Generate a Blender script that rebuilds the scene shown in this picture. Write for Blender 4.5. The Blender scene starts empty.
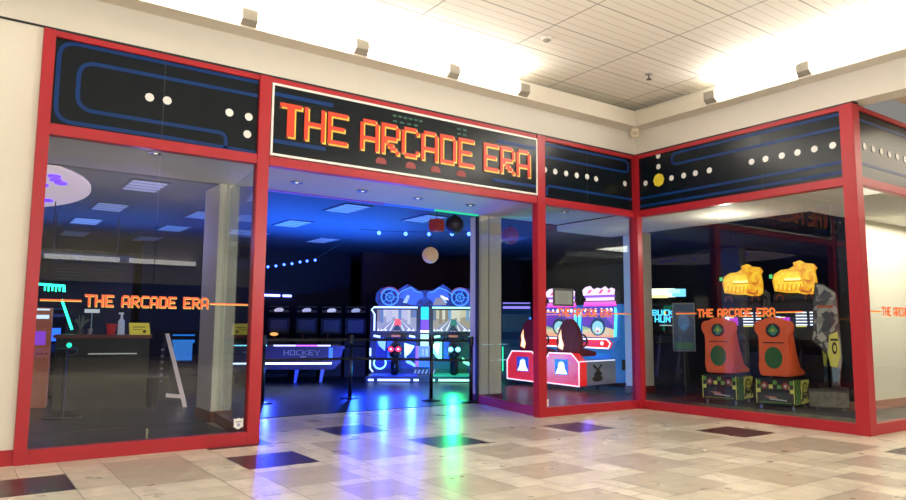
import bpy, bmesh, math, random
from mathutils import Vector, Matrix
random.seed(7)
S=bpy.context.scene; COL=S.collection
PI=math.pi
# ------------------------------------------------------------------ materials
_mc={}
def M(name,col=None,rough=.5,em=None,st=0,metal=0,noise=.06,scale=8,spec=.5,coat=0):
    if name in _mc: return _mc[name]
    m=bpy.data.materials.new(name); m.use_nodes=True; nt=m.node_tree; b=nt.nodes['Principled BSDF']
    b.inputs['Roughness'].default_value=rough; b.inputs['Metallic'].default_value=metal
    b.inputs['Specular IOR Level'].default_value=spec
    if coat: b.inputs['Coat Weight'].default_value=coat; b.inputs['Coat Roughness'].default_value=.08
    c=(*col,1)
    if noise:
        tc=nt.nodes.new('ShaderNodeTexCoord'); n=nt.nodes.new('ShaderNodeTexNoise'); n.inputs['Scale'].default_value=scale; n.inputs['Detail'].default_value=4
        mx=nt.nodes.new('ShaderNodeMix'); mx.data_type='RGBA'
        mx.inputs[6].default_value=(*[max(0,v*(1-noise)) for v in col],1); mx.inputs[7].default_value=(*[min(1,v*(1+noise)) for v in col],1)
        nt.links.new(tc.outputs['Object'],n.inputs['Vector']); nt.links.new(n.outputs['Fac'],mx.inputs[0]); nt.links.new(mx.outputs[2],b.inputs['Base Color'])
    b.inputs['Base Color'].default_value=c
    if st: b.inputs['Emission Color'].default_value=(*(em or col),1); b.inputs['Emission Strength'].default_value=st
    _mc[name]=m; return m
def EM(col,st=4):
    return M('glow_%02x%02x%02x_%g'%(*[int(255*v) for v in col],st),tuple(v*.5 for v in col),.4,col,st,noise=0)
def EMN(name,c1,c2,st,scale=6,base=.3,vor=False):
    if name in _mc: return _mc[name]
    m=M(name,tuple(v*base for v in c1),.4,c1,st,noise=0); nt=m.node_tree; b=nt.nodes['Principled BSDF']
    tc=nt.nodes.new('ShaderNodeTexCoord')
    if vor: n=nt.nodes.new('ShaderNodeTexVoronoi'); out=n.outputs['Color']
    else: n=nt.nodes.new('ShaderNodeTexNoise'); n.inputs['Detail'].default_value=5; out=n.outputs['Fac']
    n.inputs['Scale'].default_value=scale
    mr=nt.nodes.new('ShaderNodeMapRange'); mr.inputs[1].default_value=.35; mr.inputs[2].default_value=.65
    mx=nt.nodes.new('ShaderNodeMix'); mx.data_type='RGBA'; mx.inputs[6].default_value=(*c1,1); mx.inputs[7].default_value=(*c2,1)
    L=nt.links.new; L(tc.outputs['Object'],n.inputs['Vector']); L(out,mr.inputs[0]); L(mr.outputs[0],mx.inputs[0]); L(mx.outputs[2],b.inputs['Emission Color'])
    if base>=.5: L(mx.outputs[2],b.inputs['Base Color'])
    return m
def FL(col,rough=.5):
    return M('paint_%02x%02x%02x_%g'%(*[int(255*v) for v in col],rough),col,rough,noise=.05)
def glass_mat(name,tint=(.86,.9,.9),refl=1.0,ior=1.5):
    m=bpy.data.materials.new(name); m.use_nodes=True; nt=m.node_tree; nt.nodes.clear()
    o=nt.nodes.new('ShaderNodeOutputMaterial'); t=nt.nodes.new('ShaderNodeBsdfTransparent'); g=nt.nodes.new('ShaderNodeBsdfGlossy')
    f=nt.nodes.new('ShaderNodeLayerWeight'); f.inputs['Blend'].default_value=.5; pw=nt.nodes.new('ShaderNodeMath'); pw.operation='POWER'; pw.inputs[1].default_value=5; ad=nt.nodes.new('ShaderNodeMath'); ad.operation='MULTIPLY_ADD'; ad.inputs[1].default_value=.95; ad.inputs[2].default_value=.045; mx=nt.nodes.new('ShaderNodeMixShader'); mu=nt.nodes.new('ShaderNodeMath'); mu.operation='MULTIPLY'
    mu.inputs[1].default_value=refl; mu.use_clamp=True; nt.links.new(f.outputs['Facing'],pw.inputs[0]); nt.links.new(pw.outputs[0],ad.inputs[0])
    t.inputs['Color'].default_value=(*tint,1); g.inputs['Roughness'].default_value=.0; g.inputs['Color'].default_value=(1,1,1,1)
    nt.links.new(ad.outputs[0],mu.inputs[0]); nt.links.new(mu.outputs[0],mx.inputs[0]); nt.links.new(t.outputs[0],mx.inputs[1]); nt.links.new(g.outputs[0],mx.inputs[2]); nt.links.new(mx.outputs[0],o.inputs[0])
    return m
RED=M('red_enamel_frame',(.41,.012,.022),.38,noise=.05)
CREAM=M('cream_wall_paint',(.70,.665,.595),.7,noise=.03,scale=3)
PILLAR=M('cream_pillar_paint',(.82,.79,.68),.6,noise=.03)
TAN=M('tan_trim_paint',(.30,.27,.22),.6)
BLACK=M('black_plastic',(.012,.012,.015),.45,noise=0)
DARKNAVY=M('navy_black_wall',(.006,.008,.018),.8,noise=.2,scale=2)
PANEL=M('glossy_black_sign_face',(.004,.008,.012),.25,noise=0,spec=.25)
BLUELINE=M('deep_blue_vinyl',(.002,.035,.17),.35,noise=0,spec=.25)
WHITEDOT=M('white_vinyl',(.82,.82,.80),.4,noise=0)
METAL=M('brushed_metal',(.55,.55,.56),.3,metal=1,noise=.05)
GLASS=glass_mat('storefront_glass',(.88,.91,.91),.85)
# ------------------------------------------------------------------ object helpers
def tag(o,label=None,cat=None,group=None,kind=None):
    if label: o['label']=label
    if cat: o['category']=cat
    if group: o['group']=group
    if kind: o['kind']=kind
    return o
def thing(name,label,cat,loc=(0,0,0),rz=0,group=None):
    o=bpy.data.objects.new(name,None); COL.objects.link(o); o.location=loc; o.rotation_euler=(0,0,rz); o.empty_display_size=.1
    return tag(o,label,cat,group)
def dup(o,loc=None,rz=None,parent=None,label=None):
    c=o.copy(); COL.objects.link(c)
    if parent is not None: c.parent=parent
    for ch in [x for x in bpy.data.objects if x.parent==o]: dup(ch,parent=c)
    if loc is not None: c.location=loc
    if rz is not None: c.rotation_euler=(0,0,rz)
    if label: c['label']=label
    return c
class MB:
    def __init__(s): s.bm=bmesh.new(); s.mats=[]; s.mi=0
    def mat(s,m):
        if m not in s.mats: s.mats.append(m)
        s.mi=s.mats.index(m); return s
    def _fin(s,vs,M4=None):
        if M4 is not None: bmesh.ops.transform(s.bm,matrix=M4,verts=vs)
        fs=set(f for v in vs for f in v.link_faces)
        for f in fs: f.material_index=s.mi
    def box(s,a,b,rot=None,bev=0):
        a=Vector(a);b=Vector(b);c=(a+b)/2;d=b-a
        r=bmesh.ops.create_cube(s.bm,size=1); vs=r['verts']
        m=Matrix.Translation(c)@(rot or Matrix.Identity(4))@Matrix.Diagonal((abs(d.x),abs(d.y),abs(d.z),1))
        s._fin(vs,m)
        if bev:
            es=list(set(e for v in vs for e in v.link_edges)); r=bmesh.ops.bevel(s.bm,geom=es,offset=bev,segments=2,affect='EDGES')
            for f in r['faces']: f.material_index=s.mi
        return s
    def cyl(s,p,q,r1,r2=None,n=20):
        p=Vector(p);q=Vector(q);d=q-p
        r=bmesh.ops.create_cone(s.bm,cap_ends=True,segments=n,radius1=r1,radius2=r1 if r2 is None else r2,depth=d.length)
        s._fin(r['verts'],Matrix.Translation((p+q)/2)@d.to_track_quat('Z','Y').to_matrix().to_4x4()); return s
    def ball(s,c,r,sc=(1,1,1),n=20):
        x=bmesh.ops.create_uvsphere(s.bm,u_segments=n,v_segments=n//2+2,radius=r)
        s._fin(x['verts'],Matrix.Translation(c)@Matrix.Diagonal((*sc,1))); return s
    def torus(s,c,R,r,axis='Y',n=28,k=8,a0=0,a1=2*PI):
        pts=[]; full=abs(a1-a0-2*PI)<1e-4
        for i in range(n+(0 if full else 1)):
            a=a0+(a1-a0)*i/n
            u,v=R*math.cos(a),R*math.sin(a)
            pts.append(Vector(c)+(Vector((u,0,v)) if axis=='Y' else Vector((u,v,0)) if axis=='Z' else Vector((0,u,v))))
        return s.tube(pts,r,closed=full,k=k)
    def tube(s,pts,r,closed=False,k=8):
        pts=[Vector(p) for p in pts]; n=len(pts); rings=[]
        for i,p in enumerate(pts):
            t=((pts[(i+1)%n] if closed or i<n-1 else p)-(pts[i-1] if closed or i>0 else p)).normalized()
            u=t.orthogonal().normalized() if i==0 else (pu-t*pu.dot(t)).normalized()
            pu=u; w=t.cross(u)
            rings.append([s.bm.verts.new(p+(u*math.cos(2*PI*j/k)+w*math.sin(2*PI*j/k))*r) for j in range(k)])
        for i in range(n if closed else n-1):
            A=rings[i];B=rings[(i+1)%n]
            for j in range(k):
                f=s.bm.faces.new((A[j],A[(j+1)%k],B[(j+1)%k],B[j])); f.material_index=s.mi
        if not closed:
            for R_ in (rings[0],rings[-1]):
                f=s.bm.faces.new(R_); f.material_index=s.mi
        return s
    def prism(s,pts,lo,hi,axis='X',bev=0):
        """polygon pts extruded along axis. axis X: pts=(y,z); Y: (x,z); Z: (x,y)"""
        def P(u,v,w): return (w,u,v) if axis=='X' else (u,w,v) if axis=='Y' else (u,v,w)
        A=[s.bm.verts.new(P(u,v,lo)) for u,v in pts]; B=[s.bm.verts.new(P(u,v,hi)) for u,v in pts]; n=len(pts)
        fs=[s.bm.faces.new(A),s.bm.faces.new(B[::-1])]
        for i in range(n): fs.append(s.bm.faces.new((A[i],B[i],B[(i+1)%n],A[(i+1)%n])))
        for f in fs: f.material_index=s.mi
        if bev:
            es=list(set(e for f in fs for e in f.edges)); r=bmesh.ops.bevel(s.bm,geom=es,offset=bev,segments=2,affect='EDGES')
            for f in r['faces']: f.material_index=s.mi
        return s
    def build(s,name,mat=None,parent=None,kind=None,smooth=False,loc=None,rot=None):
        bmesh.ops.recalc_face_normals(s.bm,faces=s.bm.faces)
        me=bpy.data.meshes.new(name); s.bm.to_mesh(me); s.bm.free()
        ms=s.mats if s.mats else [mat]
        for m in ms: me.materials.append(m)
        if smooth:
            for p in me.polygons: p.use_smooth=True
        o=bpy.data.objects.new(name,me); COL.objects.link(o)
        if parent: o.parent=parent
        if kind: o['kind']=kind
        if loc: o.location=loc
        if rot: o.rotation_euler=rot
        return o
def box(name,a,b,mat,parent=None,kind=None,bev=0,rot=None):
    return MB().box(a,b,rot,bev).build(name,mat,parent,kind)
def circ(cx,cy,rx,ry=None,n=24,a0=0,a1=2*PI): 
    ry=ry or rx
    return [(cx+rx*math.cos(a0+(a1-a0)*i/n),cy+ry*math.sin(a0+(a1-a0)*i/n)) for i in range(n)]
def art(name,items,parent=None,face='-Y',at=0.,step=.002,base=0):
    """flat artwork: one mesh of thin polygons (u,v) stacked on a face; items=(material,[pts])"""
    mb=MB(); 
    for i,(m,pts) in enumerate(items):
        mb.mat(m); d0=base+.001; d1=base+.003+step*i
        if face=='-Y': mb.prism(pts,at-d1,at-d0,'Y')
        elif face=='-X': mb.prism(pts,at-d1,at-d0,'X')
        elif face=='+X': mb.prism(pts,at+d0,at+d1,'X')
    return mb.build(name,parent=parent)
def R4(x0,y0,x1,y1): return [(x0,y0),(x1,y0),(x1,y1),(x0,y1)]
# ------------------------------------------------------------------ pixel lettering
F9={'T':["######","######","..##..","..##..","..##..","..##..","..##..","..##..","..##.."],
'H':["#....#","#....#","#....#","#....#","######","#....#","#....#","#....#","#....#"],
'E':["######","#.....","#.....","#.....","#####.","#.....","#.....","#.....","######"],
'A':[".####.","#....#","#....#","#....#","#....#","######","#....#","#....#","#....#"],
'R':["#####.","#....#","#....#","#....#","#####.","##....","#.##..","#..##.","#....#"],
'C':[".####.","#....#","#.....","#.....","#.....","#.....","#.....","#....#",".####."],
'D':["#####.","#....#","#....#","#....#","#....#","#....#","#....#","#....#","#####."]}
F7={'T':["#####","..#..","..#..","..#..","..#..","..#..","..#.."],'H':["#...#","#...#","#...#","#####","#...#","#...#","#...#"],
'E':["#####","#....","#....","####.","#....","#....","#####"],'A':[".###.","#...#","#...#","#...#","#####","#...#","#...#"],
'R':["####.","#...#","#...#","####.","#.#..","#..#.","#...#"],'C':[".####","#....","#....","#....","#....","#....",".####"],
'D':["####.","#...#","#...#","#...#","#...#","#...#","####."],'O':["#####","#...#","#...#","#...#","#...#","#...#","#####"],
'K':["#...#","#..#.","#.#..","##...","#.#..","#..#.","#...#"],'Y':["#...#","#...#",".#.#.","..#..","..#..","..#..","..#.."],
'B':["####.","#...#","#...#","####.","#...#","#...#","####."],'U':["#...#","#...#","#...#","#...#","#...#","#...#","#####"],
'N':["#...#","##..#","#.#.#","#.#.#","#..##","#...#","#...#"],'P':["####.","#...#","#...#","####.","#....","#....","#...."],
'S':["#####","#....","#....","#####","....#","....#","#####"],'I':["###",".#.",".#.",".#.",".#.",".#.","###"],' ':["..."]*7}
def runs(rows):
    for r,row in enumerate(rows):
        c=0
        while c<len(row):
            if row[c]=='#':
                e=c
                while e<len(row) and row[e]=='#': e+=1
                yield c,e,r; c=e
            else: c+=1
def text_boxes(mb,text,x,z,px,pz,F,frame,d0,d1,gap=1,grow=0.,space=None):
    """left-top anchored pixel text; frame(u,w,d)->xyz (u along text, w up, d outwards)"""
    u=x
    for ch in text:
        if ch==' ': u+=(space or px*4); continue
        rows=F[ch]
        for c,e,r in runs(rows):
            a=frame(u+c*px-grow,z-(r+1)*pz-grow,d0); b=frame(u+e*px+grow,z-r*pz+grow,d1)
            lo=[min(p,q) for p,q in zip(a,b)]; hi=[max(p,q) for p,q in zip(a,b)]
            mb.box(lo,hi)
        u+=(len(rows[0])+gap)*px
    return u
# ------------------------------------------------------------------ key dimensions
YA=8.73; XB=10.42; YC=4.76; XL=.615; HT=4.70; ZR=3.52; ZS=3.66; GATE=10.97
# ------------------------------------------------------------------ FLOOR (mall tiles, one mesh with a colour per tile)
def mall_floor():
    U=.195; ox,oy=2.57,7.95
    ix0,ix1=-72,62; iy0,iy1=-132,16          # in U steps
    occ={}; tiles=[]
    def put(x0,x1,y0,y1,kind):
        for i in range(x0,x1):
            for j in range(y0,y1):
                if (i,j) in occ: return False
        for i in range(x0,x1):
            for j in range(y0,y1): occ[(i,j)]=1
        tiles.append((x0,x1,y0,y1,kind)); return True
    D=[(0,4,-4,0),(12,16,-4,0),(24,28,-4,0),(32,36,-12,-8),(-12,-8,-4,0),(34,38,-23,-20)]
    T=[(-6,-2,-5,2),(6,10,-5,2),(19,23,-5,1),(33,38,-6,0),(0,4,-9,-5),(13,17,-9,-5),(27,31,-11,-7),(11,15,-14,-11),(17,21,-16,-12),(6,9,-15,-11),(23,25,-14,-12),
       (14,18,-20,-16),(31,36,-19,-14),(20,23,-22,-18),(28,32,-24,-20),(24,26,-25,-22),(18,22,-28,-24),(8,12,-21,-17),(2,5,-13,-10),(28,31,-17,-13),(4,8,-26,-22)]
    for d in D: put(*d,'d')
    for t in T: put(*t,'t')
    rnd=random.Random(3)
    for _ in range(420):
        x=rnd.randrange(ix0,ix1-5); y=rnd.randrange(iy0,iy1-5)
        if -14<x<44 and -30<y<2: continue
        w,h=rnd.choice([(4,4),(4,4),(4,6),(5,4)]); put(x,x+w,y,y+h,rnd.choice('ttttd'))
    for j in range(iy1-1,iy0-1,-1):
        for i in range(ix0,ix1):
            if (i,j) in occ: continue
            opts=[(4,4),(6,4),(4,2),(2,2),(4,3),(3,4),(3,2),(2,4),(2,1),(1,2),(1,1)]
            s=rnd.randrange(4); 
            for w,h in opts[s:]+[]:
                if i+w<=ix1 and j-h+1>=iy0 and put(i,i+w,j-h+1,j+1,'c'): break
    me=bpy.data.meshes.new('floor'); V=[];Fc=[];C=[]
    g=.004
    def quad(x0,x1,y0,y1,z,c):
        k=len(V); V.extend([(x0,y0,z),(x1,y0,z),(x1,y1,z),(x0,y1,z)]); Fc.append((k,k+1,k+2,k+3)); C.append(c)
    quad(ox+ix0*U,ox+ix1*U,oy+iy0*U,oy+iy1*U,-.0025,(.20,.17,.14))
    for x0,x1,y0,y1,k in tiles:
        v=rnd.uniform(-.05,.05)
        if k=='d': c=(.040,.018,.020)
        elif k=='t': c=rnd.choice([(.44,.38,.285),(.42,.35,.28),(.47,.405,.30),(.40,.355,.28)]); c=tuple(a+v*.5 for a in c)
        else: c=rnd.choice([(.65,.585,.46),(.62,.56,.44),(.67,.605,.485),(.60,.54,.43),(.56,.50,.39)]); c=tuple(a+v*.6 for a in c)
        quad(ox+x0*U+g,ox+x1*U-g,oy+y0*U+g,oy+y1*U-g,0,c)
    me.from_pydata(V,[],Fc); at=me.color_attributes.new('tile','FLOAT_COLOR','CORNER')
    li=0
    for f,c in zip(Fc,C):
        for _ in f: at.data[li].color=(*c,1); li+=1
    m=bpy.data.materials.new('polished_stone_tiles'); m.use_nodes=True; nt=m.node_tree; b=nt.nodes['Principled BSDF']
    a=nt.nodes.new('ShaderNodeVertexColor'); a.layer_name='tile'
    n=nt.nodes.new('ShaderNodeTexNoise'); n.inputs['Scale'].default_value=5; n.inputs['Detail'].default_value=8; n.inputs['Roughness'].default_value=.65
    tc=nt.nodes.new('ShaderNodeTexCoord'); nt.links.new(tc.outputs['Object'],n.inputs['Vector'])
    mr=nt.nodes.new('ShaderNodeMapRange'); mr.inputs[1].default_value=.3; mr.inputs[2].default_value=.7; mr.inputs[3].default_value=.82; mr.inputs[4].default_value=1.12; nt.links.new(n.outputs['Fac'],mr.inputs[0])
    mx=nt.nodes.new('ShaderNodeVectorMath'); mx.operation='SCALE'; nt.links.new(a.outputs['Color'],mx.inputs[0]); nt.links.new(mr.outputs[0],mx.inputs['Scale'])
    nt.links.new(mx.outputs[0],b.inputs['Base Color'])
    n2=nt.nodes.new('ShaderNodeTexNoise'); n2.inputs['Scale'].default_value=2.2; nt.links.new(tc.outputs['Object'],n2.inputs['Vector'])
    m2=nt.nodes.new('ShaderNodeMapRange'); m2.inputs[3].default_value=.24; m2.inputs[4].default_value=.34; nt.links.new(n2.outputs['Fac'],m2.inputs[0]); nt.links.new(m2.outputs[0],b.inputs['Roughness'])
    b.inputs['Specular IOR Level'].default_value=.6
    me.materials.append(m); o=bpy.data.objects.new('floor',me); COL.objects.link(o); o['kind']='structure'
mall_floor()
CARPET=M('dark_blue_carpet',(.009,.011,.022),.35,noise=.35,scale=40,spec=.35)
box('floor_carpet',(-9,GATE,-.02),(22,25,.008),CARPET,kind='structure')
box('floor_carpet.001',(-9,YA+.06,-.02),(3.2,GATE,.006),CARPET,kind='structure')
box('floor_carpet.002',(8.3,YA+.06,-.02),(22,GATE,.006),CARPET,kind='structure')
box('floor_carpet.003',(12.1,YC+.1,-.02),(22,YA+.06,.006),CARPET,kind='structure')
BAYF=M('grey_bay_tiles',(.13,.12,.095),.25,noise=.25,scale=3)
box('floor_display',(XB,YC,-.02),(12.1,YA+.06,.006),BAYF,kind='structure')
# ------------------------------------------------------------------ MALL SHELL
box('wall_front_bulkhead',(-12,YA-.012,4.735),(XB+.2,YA+.3,5.6),CREAM,kind='structure')
box('wall_left_of_store',(-12,YA-.012,.16),(XL,YA+.3,4.715),M('warm_cream_wall',(.74,.70,.61),.6,noise=.02,scale=2),kind='structure')
box('baseboard_left',(-12,YA-.035,0),(XL,YA+.3,.16),RED,kind='structure')
box('trim_1',(-12,YA-.02,4.712),(XB,YA+.1,4.737),BLACK,kind='structure')
box('trim_2',(XB-.02,YC-.06,4.712),(XB+.1,YA,4.737),BLACK,kind='structure')
box('wall_right_bulkhead',(XB-.012,-12,4.735),(XB+.35,YA,5.6),CREAM,kind='structure')
LEDGE=M('cream_light_cove',(.66,.61,.51),.6,noise=.03)
led=MB(); led.box((-12,8.42,5.17),(10.1,YA-.01,5.45)); led.box((10.1,-12,5.17),(XB-.01,YA-.01,5.45)); led.build('trim_3',LEDGE,kind='structure')
# slatted ceiling
def ceil_mat():
    m=bpy.data.materials.new('slatted_ceiling_tiles'); m.use_nodes=True; nt=m.node_tree; b=nt.nodes['Principled BSDF']; L=nt.links.new
    tc=nt.nodes.new('ShaderNodeTexCoord'); sp=nt.nodes.new('ShaderNodeSeparateXYZ'); L(tc.outputs['Object'],sp.inputs[0])
    def line(out,off,pitch,w):
        a=nt.nodes.new('ShaderNodeMath'); a.operation='SUBTRACT'; a.inputs[1].default_value=off; L(out,a.inputs[0])
        d=nt.nodes.new('ShaderNodeMath'); d.operation='DIVIDE'; d.inputs[1].default_value=pitch; L(a.outputs[0],d.inputs[0])
        f=nt.nodes.new('ShaderNodeMath'); f.operation='FLOORED_MODULO'; f.inputs[1].default_value=1; L(d.outputs[0],f.inputs[0])
        g=nt.nodes.new('ShaderNodeMath'); g.operation='LESS_THAN'; g.inputs[1].default_value=w/pitch; L(f.outputs[0],g.inputs[0]); return g.outputs[0]
    def mx(a,b_,w):
        x=nt.nodes.new('ShaderNodeMath'); x.operation='MULTIPLY'; x.inputs[1].default_value=w; L(b_,x.inputs[0])
        if a is None: return x.outputs[0]
        y=nt.nodes.new('ShaderNodeMath'); y.operation='MAXIMUM'; L(a,y.inputs[0]); L(x.outputs[0],y.inputs[1]); return y.outputs[0]
    v=mx(None,line(sp.outputs['Y'],6.78,.79,.022),.75); v=mx(v,line(sp.outputs['X'],6.5,1.65,.022),.75); v=mx(v,line(sp.outputs['Y'],6.78,.158,.014),.42)
    r=nt.nodes.new('ShaderNodeMix'); r.data_type='RGBA'; r.inputs[6].default_value=(.82,.77,.67,1); r.inputs[7].default_value=(.20,.18,.14,1); L(v,r.inputs[0]); L(r.outputs[2],b.inputs['Base Color'])
    b.inputs['Roughness'].default_value=.7; return m
box('ceiling',(-12,-18,5.6),(XB+.3,YA+.3,5.7),ceil_mat(),kind='structure')
# further parts of the mall behind and beside the viewpoint, seen in the glass
box('wall_back',(-12,-18.3,3.4),(30,-17.9,5.7),CREAM,kind='structure'); box('wall_back_storefronts',(-12,-18.3,0),(30,-17.95,3.4),M('dim_storefronts',(.05,.05,.055),.5,noise=.6,scale=.5),kind='structure')
box('wall_mall_left',(-12.3,-18,0),(-12,YA,5.7),CREAM,kind='structure')
box('ceiling_side_mall',(XB+.36,-18,5.0),(30,YC-.08,5.1),M('warm_side_ceiling',(.62,.52,.38),.7),kind='structure')
box('floor_side_mall',(14.6,-18,-.02),(30,YC,-.001),M('side_mall_tiles',(.5,.45,.36),.2,noise=.15),kind='structure')
# cove strip lights and brackets
LT=M('cove_tube_light',(1,1,1),.5,(1,.965,.90),22,noise=0)
def strip(a,b,axis,label):
    t=thing('strip_light',label,'light',group='cove strip lights along the ledge')
    if axis=='x': 
        box('diffuser',(a+.11,8.385,5.235),(b-.11,8.418,5.45),LT,t); box('upper_tube',(a+.11,8.42,5.452),(b-.11,8.60,5.49),LT,t)
    else:
        box('diffuser',(10.065,a+.11,5.235),(10.098,b-.11,5.45),LT,t); box('upper_tube',(10.10,a+.11,5.452),(10.28,b-.11,5.49),LT,t)
def bracket(p,axis,label):
    mb=MB()
    if axis=='x': mb.prism([(8.415,5.19),(8.34,5.25),(8.34,5.38),(8.415,5.40)],p-.10,p+.10,'X')
    else: mb.prism([(10.095,5.19),(10.02,5.25),(10.02,5.38),(10.095,5.40)],p-.10,p+.10,'Y')
    o=mb.build('light_bracket',TAN); tag(o,label,'bracket','tan brackets between the cove lights')
xs=[7.33,5.93,4.37,2.79,1.23,-.33,-1.9,-3.5,-5.1]
w1=['above the right end of the main sign','above the middle of the main sign','above the left end of the main sign','above the red post left of the main sign']
for i,x in enumerate(xs):
    bracket(x,'x','tan bracket in the left light cove '+(w1[i] if i<4 else 'outside the left edge of the picture'))
    if i<len(xs)-1: strip(xs[i+1],x,'x','long white strip light of the left cove '+(['directly above the word ERA','directly above the word ARCADE','directly above the word THE','above the leftmost black panel'][i] if i<4 else 'outside the left edge of the picture'))
ys=[6.81,5.23,3.65,2.07,.49,-1.1,-2.7,-4.3,-5.9]
for i,y in enumerate(ys):
    bracket(y,'y','tan bracket in the right light cove '+(['at its far end near the inner corner','above the right black panel'][i] if i<2 else 'toward or past the right edge of the picture'))
    if i<len(ys)-1: strip(ys[i+1],y,'y','long white strip light of the right cove '+(['nearest the inner corner','above the red corner post and beyond'][i] if i<2 else 'beyond the right edge of the picture'))
# small fittings
t=thing('smoke_detector','small round smoke detector on the ceiling above the word ERA','detector',(6.72,7.18,5.6))
MB().cyl((0,0,-.03),(0,0,0),.07,.08).build('base',CREAM,t,smooth=False); MB().cyl((0,0,-.05),(0,0,-.03),.04,.06).build('sensor',TAN,t)
t=thing('sprinkler','small dark fire sprinkler on the ceiling near the inner corner','sprinkler',(9.05,7.25,5.6))
MB().cyl((0,0,-.012),(0,0,0),.06).build('rosette',METAL,t); MB().cyl((0,0,-.09),(0,0,-.012),.014).cyl((0,0,-.1),(0,0,-.09),.04).build('nozzle',FL((.12,.09,.07)),t)
t=thing('sensor_box','small beige sensor box high in the inner wall corner','sensor',(10.22,8.55,5.09),.87-PI/2+.0)
box('housing',(-.07,-.05,-.08),(.07,.07,.08),FL((.72,.63,.46)),t,bev=.01); box('window',(-.04,-.058,-.05),(.04,-.05,.02),FL((.5,.44,.33)),t)
# ------------------------------------------------------------------ STOREFRONT FRAME (red members)
fr=[('a_posts',[((XL,8.66),(.735,8.80)),((3.06,8.66),(3.215,8.80)),((7.87,8.66),(8.05,8.80))])]
k=4
def member(a,b):
    global k
    box('trim_%d'%k,a,b,RED,kind='structure',bev=.006); k+=1
member((XL,8.66,0),(.735,8.80,HT)); member((3.06,8.66,0),(3.215,8.80,HT)); member((7.87,8.66,0),(8.05,8.80,HT))
member((10.30,8.60,0),(10.44,8.80,HT)); member((XB-.08,YC-.06,0),(XB+.12,YC+.13,HT))
for a,b in ((.735,3.06),(3.215,7.87),(8.05,10.30)):
    member((a,8.68,4.63),(b,8.78,HT)); member((a,8.67,ZR),(b,8.79,3.645))
for a,b in ((.735,3.06),(8.05,10.30)): member((a,8.66,0),(b,8.80,.15))
for z0,z1 in ((4.63,HT),(ZR,3.645),(0,.15)): member((XB-.06,YC+.13,z0),(XB+.08,8.60,z1))
for z0,z1 in ((4.63,HT),(ZR,3.645),(0,.15)): member((XB+.12,YC-.05,z0),(16.5,YC+.09,z1))
# return bases and glass beside the opening
def slab(name,p,q,th,z0,z1,mat,kind='structure',parent=None):
    p=Vector((*p,0));q=Vector((*q,0));d=(q-p).normalized();n=Vector((-d.y,d.x,0))*th/2
    mb=MB(); mb.prism([((p+n).x,(p+n).y),((q+n).x,(q+n).y),((q-n).x,(q-n).y),((p-n).x,(p-n).y)],z0,z1,'Z'); return mb.build(name,mat,parent,kind)
DRED=M('dark_red_base',(.20,.03,.025),.4)
slab('baseboard_return_right',(7.98,8.79),(8.40,10.9),.10,0,.15,RED); slab('baseboard_return_left',(3.14,8.79),(3.38,10.9),.10,0,.15,DRED)
# ---- glass bays
ORN=M('orange_red_vinyl',(.95,.16,.05),.4,(1,.16,.04),.15,noise=0); YEL=M('yellow_vinyl',(.95,.72,.12),.4,(1,.7,.1),.12,noise=0)
def fA(y): return lambda u,w,d:(u,y-d,w)
def fB(x): return lambda u,w,d:(x-d,-u,w)
def decal(win,frame,l0,l1,t0,t1,r1,z=1.72,nm='window_lettering'):
    mb=MB(); 
    n=len("THE ARCADE ERA"); total=0
    px=(t1-t0)/(12*6+2*4)*1.0
    pz=.0185
    for m,off,dd in ((YEL,(.006,-.008),.004),(ORN,(0,0),.006)):
        mb.mat(m)
        text_boxes(mb,"THE ARCADE ERA",t0+off[0],z+.065+off[1],px,pz,F7,frame,.003,dd,1,.0025)
        for a,b in ((l0,l1),(t1+.005,r1)):
            if b>a:
                A=frame(a,z-.012+off[1],.003);B=frame(b,z+.004+off[1]*.5,dd); mb.box([min(p,q) for p,q in zip(A,B)],[max(p,q) for p,q in zip(A,B)])
    return mb.build(nm)
def bay(n,a,b,seam,axis,dec,label=None):
    w=thing('window_%d'%n,None,None); w['kind']='structure'
    for s0,s1 in ((a,seam-.004),(seam+.004,b)):
        if axis=='x': box('pane',(s0,8.724,.15),(s1,8.736,ZR),GLASS,w)
        elif axis=='y': box('pane',(XB-.006,s0,.15),(XB+.006,s1,ZR),GLASS,w)
        else: box('pane',(s0,YC-.006,.15),(s1,YC+.006,ZR),GLASS,w)
    d=decal(w,*dec); d.name='lettering'; d.parent=w; d['label']='orange and yellow pixel lettering THE ARCADE ERA on the glass'
    return w
bay(1,.735,3.06,1.90,'x',(fA(8.724),.76,1.16,1.19,2.55,3.03))
bay(2,8.05,10.30,9.10,'x',(fA(8.724),8.06,8.34,8.36,9.70,10.2))
bay(3,YC+.13,8.60,6.72,'y',(fB(XB-.006),-7.88,-7.46,-7.44,-6.03,-5.60))
bay(4,XB+.12,16.4,13.4,'z',(fA(YC-.006),10.62,10.98,11.0,12.35,12.8))
for n,p,q in ((5,(7.97,8.80),(8.39,10.94)),(6,(3.14,8.80),(3.37,10.94))):
    slab('window_%d'%n,p,q,.012,.15,ZR,GLASS)
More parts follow.
